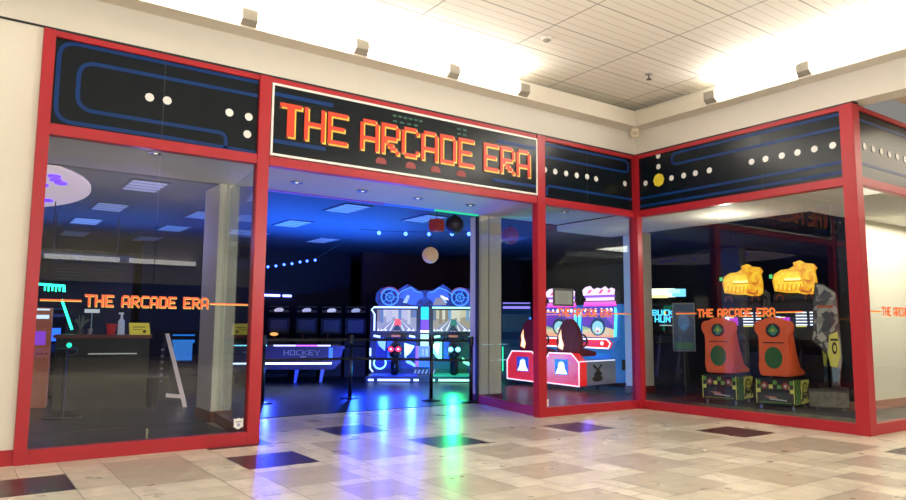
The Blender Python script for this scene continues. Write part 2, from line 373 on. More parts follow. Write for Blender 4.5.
# ------------------------------------------------------------------ black sign panels
def ribbon(mb,pts,w,frame,d0=.002,d1=.004,rad=.0,closed=False):
    """flat ribbon along a path in (u,v)"""
    P=[]; n=len(pts)
    for i,p in enumerate(pts):
        p=Vector(p)
        if 0<i<n-1 and rad:
            a=(Vector(pts[i-1])-p); b=(Vector(pts[i+1])-p); r=min(rad,a.length*.5,b.length*.5); A=p+a.normalized()*r; B=p+b.normalized()*r
            for t in range(7):
                t/=6; P.append(A*(1-t)**2+p*2*t*(1-t)+B*t*t)
        else: P.append(p)
    L=[];Rr=[]
    for i,p in enumerate(P):
        t=(P[min(i+1,len(P)-1)]-P[max(i-1,0)]).normalized(); nrm=Vector((-t.y,t.x))*w/2; L.append(p+nrm); Rr.append(p-nrm)
    for i in range(len(P)-1):
        vs=[mb.bm.verts.new(frame(q.x,q.y,d1)) for q in (L[i],L[i+1],Rr[i+1],Rr[i])]
        f=mb.bm.faces.new(vs); f.material_index=mb.mi
def dots(mb,pts,frame,r=.052,d0=.0,d1=.006,n=10):
    for u,v in pts:
        f=mb.bm.faces.new([mb.bm.verts.new(frame(u+r*math.cos(2*PI*i/n),v+r*math.sin(2*PI*i/n),d1)) for i in range(n)]); f.material_index=mb.mi
def panel(label,frame,a,b,lines,dts,seam=None):
    t=thing('sign_panel',label,'sign')
    lo=frame(a,3.645,0);hi=frame(b,4.63,-.03); lo,hi=[min(p,q) for p,q in zip(lo,hi)],[max(p,q) for p,q in zip(lo,hi)]
    box('board',lo,hi,PANEL,t)
    for l in lines:
        mb=MB(); ribbon(mb,l,.045,frame,rad=.18); mb.build('blue_line',BLUELINE,t)
    if seam: mb=MB(); ribbon(mb,[(seam,3.65),(seam,4.62)],.006,frame,d1=.005); mb.build('seam',FL((.05,.055,.06)),t)
    for d in dts:
        mb=MB(); dots(mb,[d],frame); mb.build('white_dot',WHITEDOT,t)
    return t
fa=fA(8.71); fb=fB(XB-.035); fc=fA(YC-.02)
panel('glossy black sign panel with rounded blue lines and five white dots, leftmost above the window',fa,.735,3.06,
  [[(3.05,4.60),(.78,4.60),(.78,3.69),(1.9,3.69),(3.05,3.665)],[(3.05,4.42),(.985,4.41),(.985,3.855),(2.66,3.855),(2.66,3.66)]],
  [(1.74,4.14),(1.94,4.14),(2.69,4.13),(2.94,4.12),(2.93,3.89)],1.90)
panel('black sign panel with blue lines and white dots between main sign and inner corner',fa,8.05,10.30,
  [[(8.06,4.58),(10.2,4.58),(10.2,4.36),(8.06,4.36)],[(10.29,3.86),(8.12,3.86),(8.12,3.68)]],
  [(8.08,4.13),(8.32,4.13),(8.58,4.13),(8.84,4.13),(9.10,4.14),(9.33,4.13),(10.1,4.14)],9.10)
pb=panel('wide black sign panel with blue lines, white dots and one yellow dot',fb,-8.60,-(YC+.13),
  [[(-4.9,4.58),(-7.85,4.58),(-7.85,4.38),(-4.9,4.38)],[(-8.59,3.87),(-4.9,3.87)],[(-8.59,3.72),(-4.9,3.72)]],
  [(-y,4.14) for y in (8.45,7.87,7.61,7.37,7.09,6.31,6.07,5.80,5.55,5.29,5.02)]+[(-8.15,4.40),(-8.15,4.6)],6.14*-1)
mb=MB(); mb.mat(M('yellow_dot_vinyl',(.85,.70,.05),.4,noise=0)); dots(mb,[(-8.15,4.15)],fb,r=.125,n=8); mb.build('yellow_dot',parent=pb)
panel('black sign panel with white dots around the outer corner at the right edge',fc,XB+.12,16.4,
  [[(XB+.13,4.5),(16,4.5)],[(XB+.13,3.85),(16,3.85)]],[(10.73+.265*i,4.12) for i in range(20)])
# main sign
t=thing('signboard','large black signboard with white border reading THE ARCADE ERA in orange pixel letters','sign')
WB=M('white_sign_border',(.85,.84,.80),.4,noise=0)
box('board',(3.235,8.665,3.665),(7.86,8.70,4.615),PANEL,t)
mb=MB()
for a,b in (((3.225,8.655,3.655),(7.868,8.69,3.685)),((3.225,8.655,4.595),(7.868,8.69,4.625)),((3.225,8.655,3.685),(3.252,8.69,4.595)),((7.842,8.655,3.685),(7.868,8.69,4.595))): mb.box(a,b)
mb.build('border',WB,t)
fs=fA(8.665)
for x0,x1,z in ((3.26,4.1,4.48),(3.26,4.0,3.85),(7.0,7.83,4.45),(6.9,7.83,3.8)): mb=MB(); ribbon(mb,[(x0,z),(x1,z)],.055,fs); mb.build('blue_line',BLUELINE,t)
OR=M('sign_orange_red',(.70,.05,.018),.35,(.9,.10,.03),.08,noise=0); YS=M('sign_yellow',(.95,.68,.10),.35,(.9,.6,.08),.08,noise=0)
DR=M('sign_dark_outline',(.10,.012,.015),.4,noise=0)
F9['T'][1]="..##.."
for word,x0 in (('THE',3.34),('ARCADE',4.52),('ERA',6.72)):
    mb=MB(); px=.0487; zt=4.375
    mb.mat(DR); text_boxes(mb,word,x0+.012,zt-.012,px,.0487,F9,fs,.002,.006,1,.022)
    mb.mat(YS); text_boxes(mb,word,x0+.022,zt-.020,px,.0487,F9,fs,.002,.012,1,.004)
    mb.mat(OR); text_boxes(mb,word,x0,zt,px,.0487,F9,fs,.002,.018,1,.003)
    o=mb.build('lettering',parent=t); o['label']='orange pixel letters %s with yellow edges'%word
# faint generic pixel marks
GM=FL((.02,.10,.07)); RM=FL((.30,.05,.05))
for i in range(6): box('faint_mark',(5.05+.09*i,8.655,4.50),(5.11+.09*i,8.664,4.53),GM,t)
for i in range(4): box('faint_mark',(5.05+.12*i,8.655,4.42),(5.12+.12*i,8.664,4.445),GM,t)
for i in range(2):
    for j in range(2): box('faint_mark',(6.2+.11*i,8.655,4.42+.08*j),(6.27+.11*i,8.664,4.45+.08*j),GM,t)
for x in (4.78,5.28,5.72,6.2): MB().prism([(x,3.77),(x+.17,3.77),(x+.17,3.82),(x+.13,3.86),(x+.04,3.86),(x,3.82)],8.655,8.664,'Y').build('faint_mark',RM,t)
# ------------------------------------------------------------------ SOFFIT, PILLARS, STORE SHELL
SOF=M('beige_soffit',(.70,.66,.57),.7,noise=.03)
box('ceiling_soffit',(-9,8.80,ZS),(XB+.1,GATE,ZS+.1),SOF,kind='structure')
box('ceiling_soffit.001',(XB+.1,YC+.09,ZR),(12.2,GATE,ZR+.12),SOF,kind='structure'); box('ceiling_soffit.002',(12.2,YC+.09,ZR),(20,6.35,ZR+.12),SOF,kind='structure')
box('wall_transom_back',(-9,8.80,ZR+.12),(XB+.1,8.86,4.7),DARKNAVY,kind='structure'); box('wall_transom_back.001',(XB+.1,YC+.1,ZR+.12),(XB+.16,8.8,4.7),DARKNAVY,kind='structure')
for x in (-9,8.43): box('wall_header' ,(x,GATE-.0,ZS+.0),(3.3 if x<0 else 12.3,GATE+.12,4.3),DARKNAVY,kind='structure')
box('wall_header.002',(3.3,GATE,ZS+.06),(8.43,GATE+.12,4.3),DARKNAVY,kind='structure')
SEAMC=FL((.45,.42,.34))
def pillar(n,x0,y0,x1,y1,h=ZS):
    box('pillar',(x0,y0,.16),(x1,y1,h),PILLAR,kind='structure'); box('baseboard_pillar',(x0-.015,y0-.015,0),(x1+.015,y1+.015,.16),DRED,kind='structure')
pillar(1,3.29,GATE-.02,3.60,GATE+.75); pillar(2,8.43,GATE-.02,8.95,GATE+.32); pillar(3,12.6,10.6,13.15,10.95)
box('trim_31',(3.40,GATE-.04,.16),(3.425,GATE-.02,ZS),SEAMC,kind='structure'); box('trim_32',(8.62,GATE-.04,.16),(8.64,GATE-.02,ZS),SEAMC,kind='structure')
box('trim_30',(8.395,GATE+.03,0),(8.43,GATE+.10,ZS),FL((.03,.03,.035)),kind='structure')
CEILD=M('dark_blue_ceiling',(.055,.065,.095),.6,noise=.15,scale=4)
box('ceiling_store',(-9,GATE+.12,3.8),(22,25,3.9),CEILD,kind='structure'); box('ceiling_store.001',(12.2,6.35,3.8),(22,GATE+.12,3.9),CEILD,kind='structure')
box('wall_store_back',(-9,24.9,0),(22,25,3.9),DARKNAVY,kind='structure'); box('wall_store_left',(-9.1,9,0),(-9,25,3.9),DARKNAVY,kind='structure'); box('wall_store_right',(18,6.3,0),(18.1,25,3.9),DARKNAVY,kind='structure')
box('wall_partition',(10.5,19.7,0),(18,19.85,3.8),M('maroon_black_wall',(.030,.012,.016),.8),kind='structure')
box('wall_mall_return',(13.45,6.22,.16),(20,6.45,ZR),M('cream_display_wall',(.80,.74,.60),.6,noise=.03),kind='structure')
box('baseboard_return',(13.3,6.20,0),(20,6.45,.16),M('terracotta_base',(.42,.12,.06),.5),kind='structure')
box('wall_return_end',(13.35,6.21,.0),(13.45,6.46,ZR),DARKNAVY,kind='structure')
box('wall_display_end',(12.2,6.36,3.64),(20,6.42,3.85),DARKNAVY,kind='structure')
# interior ceiling panels
PANL=M('acrylic_ceiling_panel',(.30,.34,.42),.35,(.25,.42,.8),.30,noise=.1)
PANB=M('acrylic_ceiling_panel_dim',(.22,.26,.36),.35,(.3,.4,.6),.10,noise=.1)
def cpanel(x,y,label,bright=True,m=None):  # unlit panels also get weak emission in place of reflected light
    t=thing('ceiling_panel',label,'ceiling light',(x,y,3.8),group='flat light panels in the arcade ceiling')
    box('diffuser',(-.27,-.5,-.012),(.27,.5,-.004),m or (PANL if bright else PANB),t)
    mb=MB()
    for a,b in (((-.3,-.53,-.02),(-.27,.53,0)),((.27,-.53,-.02),(.3,.53,0)),((-.27,-.53,-.02),(.27,-.5,0)),((-.27,.5,-.02),(.27,.53,0)),((-.27,-.01,-.016),(.27,.01,-.004)),((-.27,-.27,-.016),(.27,-.25,-.004)),((-.27,.25,-.016),(.27,.27,-.004))): mb.box(a,b)
    mb.build('frame',FL((.10,.12,.16)),t)
PW=M('acrylic_ceiling_panel_pale',(.6,.6,.6),.4,(.55,.55,.62),.28,noise=.1)
for x,y,l,b in ((6.3,12.55,'ceiling panel nearest the entrance, above the middle of the opening',1),(6.25,15.2,'blue lit ceiling panel above the hockey table, second row',1),(8.25,12.7,'blue lit ceiling panel right of centre near the hanging balls',1),
    (8.15,17.7,'far ceiling panel left of the motorcycle game',1),(6.2,17.75,'dim far ceiling panel above the hockey table',0),
    (4.25,15.2,'ceiling panel seen just left of the left pillar',1),(4.25,17.75,'blue ceiling panel left of the left pillar, far row',1),(2.45,20.4,'small far ceiling panel seen through the left window',0),(4.2,20.4,'small dim ceiling panel furthest back, seen through the left window',0)): cpanel(x,y,l,b)
cpanel(2.52,12.6,'largest pale ceiling panel seen through the left window',m=PW); cpanel(2.43,15.3,'pale ceiling panel beside the oval, second row in the left window',m=PW); cpanel(2.35,17.75,'pale ceiling panel third row in the left window',m=PW)
# oval ceiling medallion with purple lights
t=thing('ceiling_oval','pale oval ceiling panel with purple lights, top left of the left window','ceiling feature',(.25,13.9,3.8))
MB().prism(circ(0,0,1.6,2.6,40),-.05,-.005,'Z').build('disc',M('pale_oval',(.55,.42,.40),.6,(.75,.55,.55),.75,noise=.05),t)
for i,(x,y) in enumerate([(.95,-1.3),(1.05,-1.05),(.9,-1.6),(.82,-.7),(.95,1.2),(1.05,.9),(.85,1.5),(.8,.3)]): MB().torus((x,y,-.07),.075,.02,'Z',12,6).build('purple_light',EM((.12,.02,1),2.2),t)
# recessed lights in the entrance soffit
base=None
for i,(x,y,l) in enumerate([(4.20,10.1,'leftmost recessed downlight in the entrance soffit'),(5.34,10.1,'second recessed downlight from the left in the entrance soffit'),(6.41,10.1,'third recessed downlight from the left in the entrance soffit'),(7.54,10.1,'rightmost recessed downlight in the entrance soffit'),(9.4,9.6,'recessed downlight behind the glass right of the main sign'),(2.0,9.45,'recessed downlight behind the left window')]):
    if base is None:
        base=thing('recessed_light',l,'ceiling light',(x,y,ZS),group='recessed lights in the soffit')
        MB().torus((0,0,-.005),.085,.014,'Z',20,6).build('trim_ring',M('ring_metal',(.35,.33,.33),.3,metal=.6),base)
        MB().cyl((0,0,-.012),(0,0,-.002),.075).build('lens',M('dark_lens',(.05,.05,.12),.2,noise=0),base); MB().cyl((0,0,-.018),(0,0,-.012),.025).build('bulb',EM((.95,.9,.8),1),base)
    else: dup(base,(x,y,ZS),label=l)
# glow of the motorcycle game painted as emissive bars on the soffit's rear edge
for x0,x1,c,l in ((3.7,6.2,(.16,.08,.75),'dim violet painted glow on the rear edge of the entrance soffit'),(6.2,7.3,(.02,.12,1),'blue painted glow on the rear edge of the entrance soffit'),(7.3,8.35,(.02,.75,.35),'green painted glow on the rear edge of the entrance soffit')):
    tag(box('painted_glow',(x0,GATE-.06,ZS-.03),(x1,GATE-.03,ZS),EM(c,.5 if x0<6 else .8)),l,'painted glow')
# ------------------------------------------------------------------ string lights
BULB=EM((.04,.10,1),9)
def string(label,P,r,ends):
    t=thing('string_light',label,'string lights',P[0])
    me=None
    for i,p in enumerate(P):
        q=Vector(p)-Vector(P[0])
        if me is None: o=MB().ball((0,0,0),r,n=10).build('bulb',BULB,t); me=o
        else: o=me.copy(); COL.objects.link(o)
        o.location=q
    pts=[Vector(e)-Vector(P[0]) for e in ends[:1]]+[Vector(p)-Vector(P[0])+Vector((0,0,r)) for p in P]+[Vector(e)-Vector(P[0]) for e in ends[1:]]
    MB().tube(pts,.006).build('cord',BLACK,t)
string('right string of five blue bulbs along the ceiling above the motorcycle game',[(8.31,14.83,3.71),(8.87,14.51,3.70),(9.35,14.2,3.70),(9.81,13.89,3.71),(10.14,13.64,3.71)],.05,[(7.9,15.1,3.8),(10.7,13.3,3.8)])
string('left rising string of seven small blue bulbs above the hockey table',[(6.67,17.79,2.99),(6.86,17.72,3.02),(7.05,17.64,3.06),(7.24,17.57,3.09),(7.43,17.49,3.14),(7.60,17.42,3.17),(7.79,17.33,3.20)],.034,[(6.0,18.0,3.8),(8.3,17.1,3.6),(8.7,17.0,3.8)])
# ------------------------------------------------------------------ hanging balls / lanterns
def hang(name,label,p,r,mat,boxy=False):
    t=thing(name,label,'lantern',p)
    mb=MB()
    if boxy: mb.box((-r,-r,-r),(r,r,r),Matrix.Rotation(.3,4,'Z'),bev=.02)
    else:
        mb.ball((0,0,0),r,n=24)
    o=mb.build('shade',mat,t,smooth=not boxy)
    MB().tube([(0,0,r*.95),(0,0,3.8-p[2])],.006).build('cord',BLACK,t)
    MB().cyl((0,0,r*.92),(0,0,r*1.06),r*.22).build('cap',BLACK,t)
hang('hanging_ball','tan paper ball hanging above the motorcycle game',(8.22,12.43,2.97),.175,M('tan_paper',(.45,.30,.17),.7,(.6,.36,.18),.35,noise=.2))
hang('hanging_lantern','dark red box lantern hanging left of the large black ball',(7.85,11.65,3.49),.12,M('red_paper',(.22,.03,.03),.6,(.6,.05,.04),.12,noise=.2),True)
hang('hanging_ball','large black ball hanging beside the right entrance pillar',(8.22,11.55,3.52),.19,M('black_paper',(.03,.022,.03),.5,noise=.3))
hang('hanging_ball','dark red paper ball hanging behind the glass right of the pillar',(9.64,11.49,3.41),.19,M('maroon_paper',(.16,.03,.03),.5,(.4,.05,.04),.12,noise=.2))
hang('hanging_ball','cream paper ball half hidden behind the right entrance pillar',(10.05,12.4,3.5),.15,M('cream_paper',(.6,.45,.3),.6,(.5,.33,.2),.25,noise=.1))
# ------------------------------------------------------------------ MOTORCYCLE GAME (twin unit)
def moto_game():
    g=thing('motorcycle_arcade_game','twin motorcycle arcade game glowing blue on the left and green on the right','arcade game',(10.93,16.78,0),math.radians(-33)); g.scale=(1.03,1,1)
    BODY=M('black_cabinet',(.010,.012,.03),.3,noise=0)
    BL=EM((.10,.28,1),7); GR=EM((.10,1,.42),6); BLs=EM((.03,.08,.95),1.5); WHB=EM((.40,.58,1),2.4); WHG=EM((.38,1,.60),2.0); 
    box('cabinet',(-1.5,.10,.10),(1.5,.85,2.0),BODY,g,bev=.02)
    box('platform',(-1.5,-1.35,0),(1.5,.10,.16),BODY,g,bev=.02)
    # marquee : billboard of two motorcycles as silhouette
    MB().prism([(-1.28,2.04),(-1.38,2.2),(-1.36,2.42),(-1.22,2.56),(-1.0,2.58),(-.78,2.5),(-.62,2.6),(-.5,2.68),(-.3,2.58),(-.15,2.5),(.15,2.5),(.3,2.56),(.5,2.68),(.62,2.6),(.78,2.5),(1.0,2.58),(1.22,2.56),(1.36,2.42),(1.38,2.2),(1.28,2.04)],.30,.36,'Y').build('marquee',EMN('marquee_blue_glow',(.003,.012,.16),(.02,.09,.85),.7,5,.2),g)
    for s in (-1,1):
        c=.98*s
        mb=MB(); mb.mat(EM((.06,.22,1),1.6)).torus((c,.27,2.3),.235,.02,'Y'); mb.torus((c,.27,2.3),.11,.014,'Y')
        mb.mat(EM((.3,.12,.35),1)).torus((c,.27,2.3),.28,.01,'Y',20,6,.2,2.8)
        for a in range(5): mb.mat(EM((.05,.25,.6),1)).tube([(c,.27,2.3),(c+.22*math.cos(a*1.257),.27,2.3+.22*math.sin(a*1.257))],.012)
        mb.build('wheel_graphic',parent=g)
        B2=EM((.10,.35,1),1.3)
        mb=MB(); mb.mat(EM((.03,.10,.75),1.2))
        mb.prism([(s*x,z) for x,z in ((.70,2.30),(.58,2.50),(.38,2.60),(.22,2.48),(.05,2.42),(.05,2.30),(.2,2.2),(.25,2.08),(.42,2.08),(.55,2.22))],.24,.29,'Y')
        mb.mat(B2).tube([(s*.78,.23,2.36),(s*.60,.23,2.50),(s*.40,.23,2.58),(s*.25,.23,2.46),(s*.10,.23,2.44)],.012)
        mb.mat(EM((.35,.5,.7),1)).prism([(s*.62,2.14),(s*.5,2.36),(s*.42,2.34),(s*.5,2.12)],.225,.24,'Y')
        if s>0: mb.mat(EM((1,.85,.9),2)).prism([(.42,2.36),(.62,2.28),(.66,2.22),(.52,2.26)],.21,.222,'Y'); mb.mat(EM((.25,.22,.25),1)).prism([(.22,2.08),(.3,2.28),(.45,2.3),(.6,2.08)],.21,.222,'Y')
        mb.build('motorcycle_graphic',parent=g)
    # neon outlines and screens
    for s,NE,NW in ((-1,BL,WHB),(1,GR,WHG)):
        x0,x1=(-1.36,-.18) if s<0 else (.18,1.36)
        o=s*1.0
        MB().tube([(s*.20,.05,2.0),(s*1.40,.05,2.0),(s*1.46,.05,1.93),(s*1.38,.05,1.80),(s*1.38,.05,1.34)],.024).build('neon_outline',NW,g)
        it=[]
        a=FL
        def E(c,k=1.1): return EM(c,k*.6)
        it.append((E((.50,.46,.42) if s<0 else (.55,.42,.22),.9),R4(x0+.05,1.33,x1-.05,1.93)))
        rr=random.Random(5 if s<0 else 9); W=x1-x0-.1
        for i in range(13):
            u=x0+.05+W*i/13; h=rr.uniform(.18,.42); cc=rr.choice([(.20,.22,.28),(.65,.6,.55),(.30,.25,.22),(.75,.68,.55),(.15,.25,.4)] if s<0 else [(.35,.25,.10),(.75,.62,.32),(.2,.22,.2),(.85,.75,.45),(.2,.4,.5)])
            it.append((E(cc),R4(u,1.93-h,u+W/13,1.93)))
        cx=(x0+x1)/2
        it.append((E((.32,.32,.35)),[(x0+.05,1.33),(x1-.05,1.33),(cx+.10,1.66),(cx-.10,1.66)]))
        for q in (-.38,-.18,.02,.2,.4): it.append((E((.9,.85,.7),1.6),[(cx+q-.02,1.34),(cx+q+.02,1.34),(cx+q*.25+.005,1.64),(cx+q*.25-.005,1.64)]))
        it.append((E((1,.10,.08),1.6) if s<0 else E((.05,.25,.15)),[(cx-.08,1.48),(cx+.12,1.48),(cx+.1,1.66),(cx-.04,1.68)]))
        for q in (-.5,-.42,-.3,-.05,.05,.32,.46): it.append((E((.95,.95,.95),2.2),[(cx+q-.03,1.335),(cx+q+.03,1.335),(cx+q,1.40)]))
        it.append((E((.03,.04,.05)),[(cx-.12,1.34),(cx+.14,1.34),(cx+.05,1.50),(cx-.03,1.50)]))
        o=art('screen',it,g,at=.10,step=.0015)
        # lower body: cheeks, console
        mb=MB(); mb.mat(BODY); mb.box((x0,-.15,.16),(x1,.10,1.22),bev=.02); mb.build('lower_cabinet',parent=g)
        mb=MB(); mb.mat(NW)
        mb.tube([(s*1.38,-.17,1.20),(s*1.20,-.17,1.17)],.03); mb.tube([(s*.42,-.17,1.20),(s*.26,-.17,1.17)],.03)
        if s<0:
            mb.tube([(s*1.46,-.17,.86),(s*1.46,-.17,.64)],.022); mb.tube([(s*1.46,-.17,.56),(s*1.46,-.17,.30),(s*1.38,-.17,.2)],.022)
        mb.build('neon_accent',parent=g)
        if s<0: MB().torus((-1.2,-.19,.45),.16,.02,'Y',24,8,PI*.75,PI*2.3).build('neon_ring',EM((.15,.45,1),4),g)
        # footlight bars along the platform
        for u0,u1 in ((1.42,1.28),(1.18,.36),(.27,.14)) if s<0 else ((.27,.14),(.36,1.42),(1.45,1.48)):
            MB().tube([(s*u0,-1.37,.07),(s*u1,-1.37,.07)],.028).build('footlight',NW,g)
        # floor glow panel
        box('platform_top',(x0,-1.3,.16),(x1,-.2,.175),EM((.02,.06,.8),.5) if s<0 else EM((.02,.6,.3),.6),g)
        # side fairing graphics
        col=[EM((.15,.35,.9),2),EM((.35,.75,1),3)] if s<0 else [EM((.2,.9,.5),2.2),EM((.75,1,.8),3)]
        art('fairing_graphic',[(EM((.01,.03,.4),.2) if s<0 else EM((.01,.08,.12),.3),R4(x0+.05,.3,x1-.05,1.15)),(col[0],[(cx-.52,1.08),(cx-.28,1.05),(cx-.30,.78),(cx-.46,.92)] if s<0 else [(cx-.62,1.0),(cx-.30,1.08),(cx-.30,.50),(cx-.45,.62),(cx-.62,.85)]),
            (col[1],[(cx+.22,1.0),(cx+.50,.92),(cx+.40,.75),(cx+.24,.6)] if s<0 else [(cx-.58,.98),(cx-.36,1.0),(cx-.40,.70)]),
            (EM((.02,.10,1),1.2),R4(cx-.24,.5,cx-.1,1.05)),(col[0],[(cx+.25,.62),(cx+.55,.40),(cx+.52,.34),(cx+.28,.46)])],g,at=-.15)
        # ridden motorcycle seen from behind
        b=MB(); b.mat(M('bike_black',(.008,.008,.012),.3,noise=0))
        b.ball((cx,-.75,.72),.2,(.8,1.9,.75)); b.ball((cx,-.55,.92),.19,(.8,1.3,.6)); b.box((cx-.09,-1.1,.16),(cx+.09,-.3,.62),bev=.04); b.ball((cx,-1.02,.86),.15,(1.35,.8,.75))
        b.cyl((cx,-.62,.9),(cx,-.38,1.16),.04); b.tube([(cx-.3,-.52,1.12),(cx-.12,-.42,1.16),(cx+.12,-.42,1.16),(cx+.3,-.52,1.12)],.022)
        bike=b.build('ride_on_motorcycle',parent=g,smooth=True)
        MB().torus((cx,-.72,.36),.2,.06,'X').cyl((cx-.05,-.72,.36),(cx+.05,-.72,.36),.12).build('rear_wheel',BLACK,bike)
        for q in (-1,1):
            mb=MB(); TC=EM((1,.03,.07),1.8) if s<0 else EM((.25,.75,1),1.6)
            mb.mat(TC).torus((cx+.095*q,-1.155,.86),.05,.022,'Y',16,6); mb.mat(EM((1,.6,.6) if s<0 else (.8,1,1),3)).ball((cx+.095*q,-1.15,.86),.022)
            mb.build('tail_light',parent=bike)
        mb=MB().mat(EM((.45,.15,.05),.8)).box((cx-.12,-.46,1.17),(cx+.12,-.42,1.23)); mb.build('dash_display',parent=bike)
    # centre column
    mb=MB(); mb.mat(EM((.02,.65,1),1.2)).box((-.11,.03,1.66),(.11,.09,2.02)); mb.mat(EM((.20,.06,1),1.1)).box((-.11,.03,1.36),(.11,.09,1.66)); mb.mat(EM((.85,.8,1),4)).box((-.11,.025,1.30),(.11,.09,1.35))
    mb.build('column_light',parent=g)
    mb=MB(); mb.mat(EM((.40,.75,.65),1.5)).box((-.11,-.16,.92),(.11,-.12,1.25)); mb.mat(EM((.15,.25,.45),1)).box((-.17,-.24,.62),(.2,-.12,.92)); mb.mat(EM((.25,.08,1),1.6)).box((-.24,-.22,.35),(-.15,-.14,.92)); mb.mat(EM((.04,.16,.9),1)).box((-.15,-.22,.34),(.2,-.14,.55))
    mb.mat(EM((.35,.5,.65),1)); mb.box((-.06,-.25,.66),(-.02,-.235,.84)); mb.box((.03,-.25,.66),(.09,-.235,.84)); mb.build('card_console',parent=g)
    mb=MB(); mb.mat(BODY).box((-.3,-.5,.16),(.3,-.1,.3)); 
    for i in range(6): mb.mat(EM((.35,.4,.5),.5)).prism([(-.28+i*.1,.18),(-.24+i*.1,.18),(-.2+i*.1,.29),(-.24+i*.1,.29)],-.515,-.505,'Y')
    mb.build('step',parent=g)
    return g
moto_game()
# ------------------------------------------------------------------ AIR HOCKEY TABLE
def hockey():
    g=thing('air_hockey_table','long dark air hockey table edged with white and violet light tubes','game table',(7.0,17.35,0),math.radians(-24.5))
    D=M('hockey_navy',(.008,.010,.035),.35,noise=0)
    MB().prism([(-1.45,.50),(1.42,.50),(1.30,.34),(-1.33,.34)],.02,1.30,'Y').prism([(-1.5,.86),(1.5,.86),(1.44,.50),(-1.44,.50)],0,1.32,'Y').build('body',D,g)
    box('playfield',(-1.45,.08,.86),(1.45,1.24,.875),EM((.05,.10,.4),.35),g)
    mb=MB()
    for a,b in (((-1.52,-.04,.86),(1.52,.06,.95)),((-1.52,1.26,.86),(1.52,1.36,.95)),((-1.55,.0,.86),(-1.45,1.32,.95)),((1.45,0,.86),(1.55,1.32,.95))): mb.box(a,b,bev=.01)
    mb.build('rail',D,g)
    MB().tube([(-1.5,-.06,.955),(-.42,-.06,.955)],.015).build('rail_light',EM((.25,.75,.9),3),g); mb=MB(); mb.mat(EM((.6,.6,.95),3)).tube([(-.25,-.06,.955),(.3,-.06,.955)],.015); mb.mat(EM((.55,.1,.85),3)).tube([(.3,-.06,.955),(.85,-.06,.955)],.015); mb.mat(EM((.6,.6,.95),3)).tube([(.85,-.06,.955),(1.18,-.06,.955)],.015); mb.build('rail_light',parent=g)
    MB().tube([(-1.5,-.03,.50),(1.22,-.03,.50)],.02).build('skirt_light',EM((.65,.8,1),4.5),g)
    box('end_light',(1.14,-.05,.62),(1.24,-.02,.90),EM((.03,.12,1),2),g)
    mb=MB(); text_boxes(mb,'HOCKEY',.0,.84,.026,.019,F7,fA(-.0),.005,.014,1); mb.build('lettering',EM((.16,.19,.26),.5),g); box('small_mark',(.42,-.012,.66),(.56,-.002,.675),EM((.3,.36,.45),.6),g)
    for x,m in ((-1.1,D),(.35,EM((.02,.06,.8),.9)),(1.0,EM((.05,.10,.6),.7))):
        MB().prism([(x-.05,.36),(x+.05,.36),(x-.02,.0),(x-.08,.0)],.1,.22,'Y').build('leg',m,g); 
    MB().prism([(.95,.36),(1.05,.36),(1.0,0),(.92,0)],1.1,1.2,'Y').build('leg',D,g)
hockey()
# ------------------------------------------------------------------ STANCHIONS with belts
def stanchion(p,label,belt=None):
    t=thing('stanchion',label,'stanchion',(*p,0),group='black crowd stanchions inside the entrance')
    K=M('stanchion_black',(.008,.008,.010),.35,noise=0)
    MB().cyl((0,0,.008),(0,0,.03),.20,.18,28).cyl((0,0,.03),(0,0,.05),.18,.05,28).build('base',K,t); MB().cyl((0,0,.04),(0,0,1.12),.036).build('pole',K,t,smooth=True); MB().cyl((0,0,1.10),(0,0,1.27),.05).build('belt_head',K,t)
    if belt:
        d=Vector((belt[0]-p[0],belt[1]-p[1],0)); 
        for z in (.78,1.16):
            n=Vector((-d.y,d.x,0)).normalized()*.003
            mb=MB(); a=Vector((0,0,z))+d.normalized()*.04; b=d*.985+Vector((0,0,z))
            vs=[mb.bm.verts.new(v) for v in (a+n,b+n,b+n+Vector((0,0,.05)),a+n+Vector((0,0,.05)))]; mb.bm.faces.new(vs); mb.build('belt',FL((.006,.006,.012)),t)
st=[(4.84,12.97),(6.65,12.94),(7.82,11.75),(8.33,11.12)]
L_=['black stanchion just right of the left red post','black stanchion in the middle of the opening','black stanchion in front of the motorcycle game','black stanchion touching the right entrance pillar']
for i,p in enumerate(st): stanchion(p,L_[i],st[i+1] if i<3 else None)
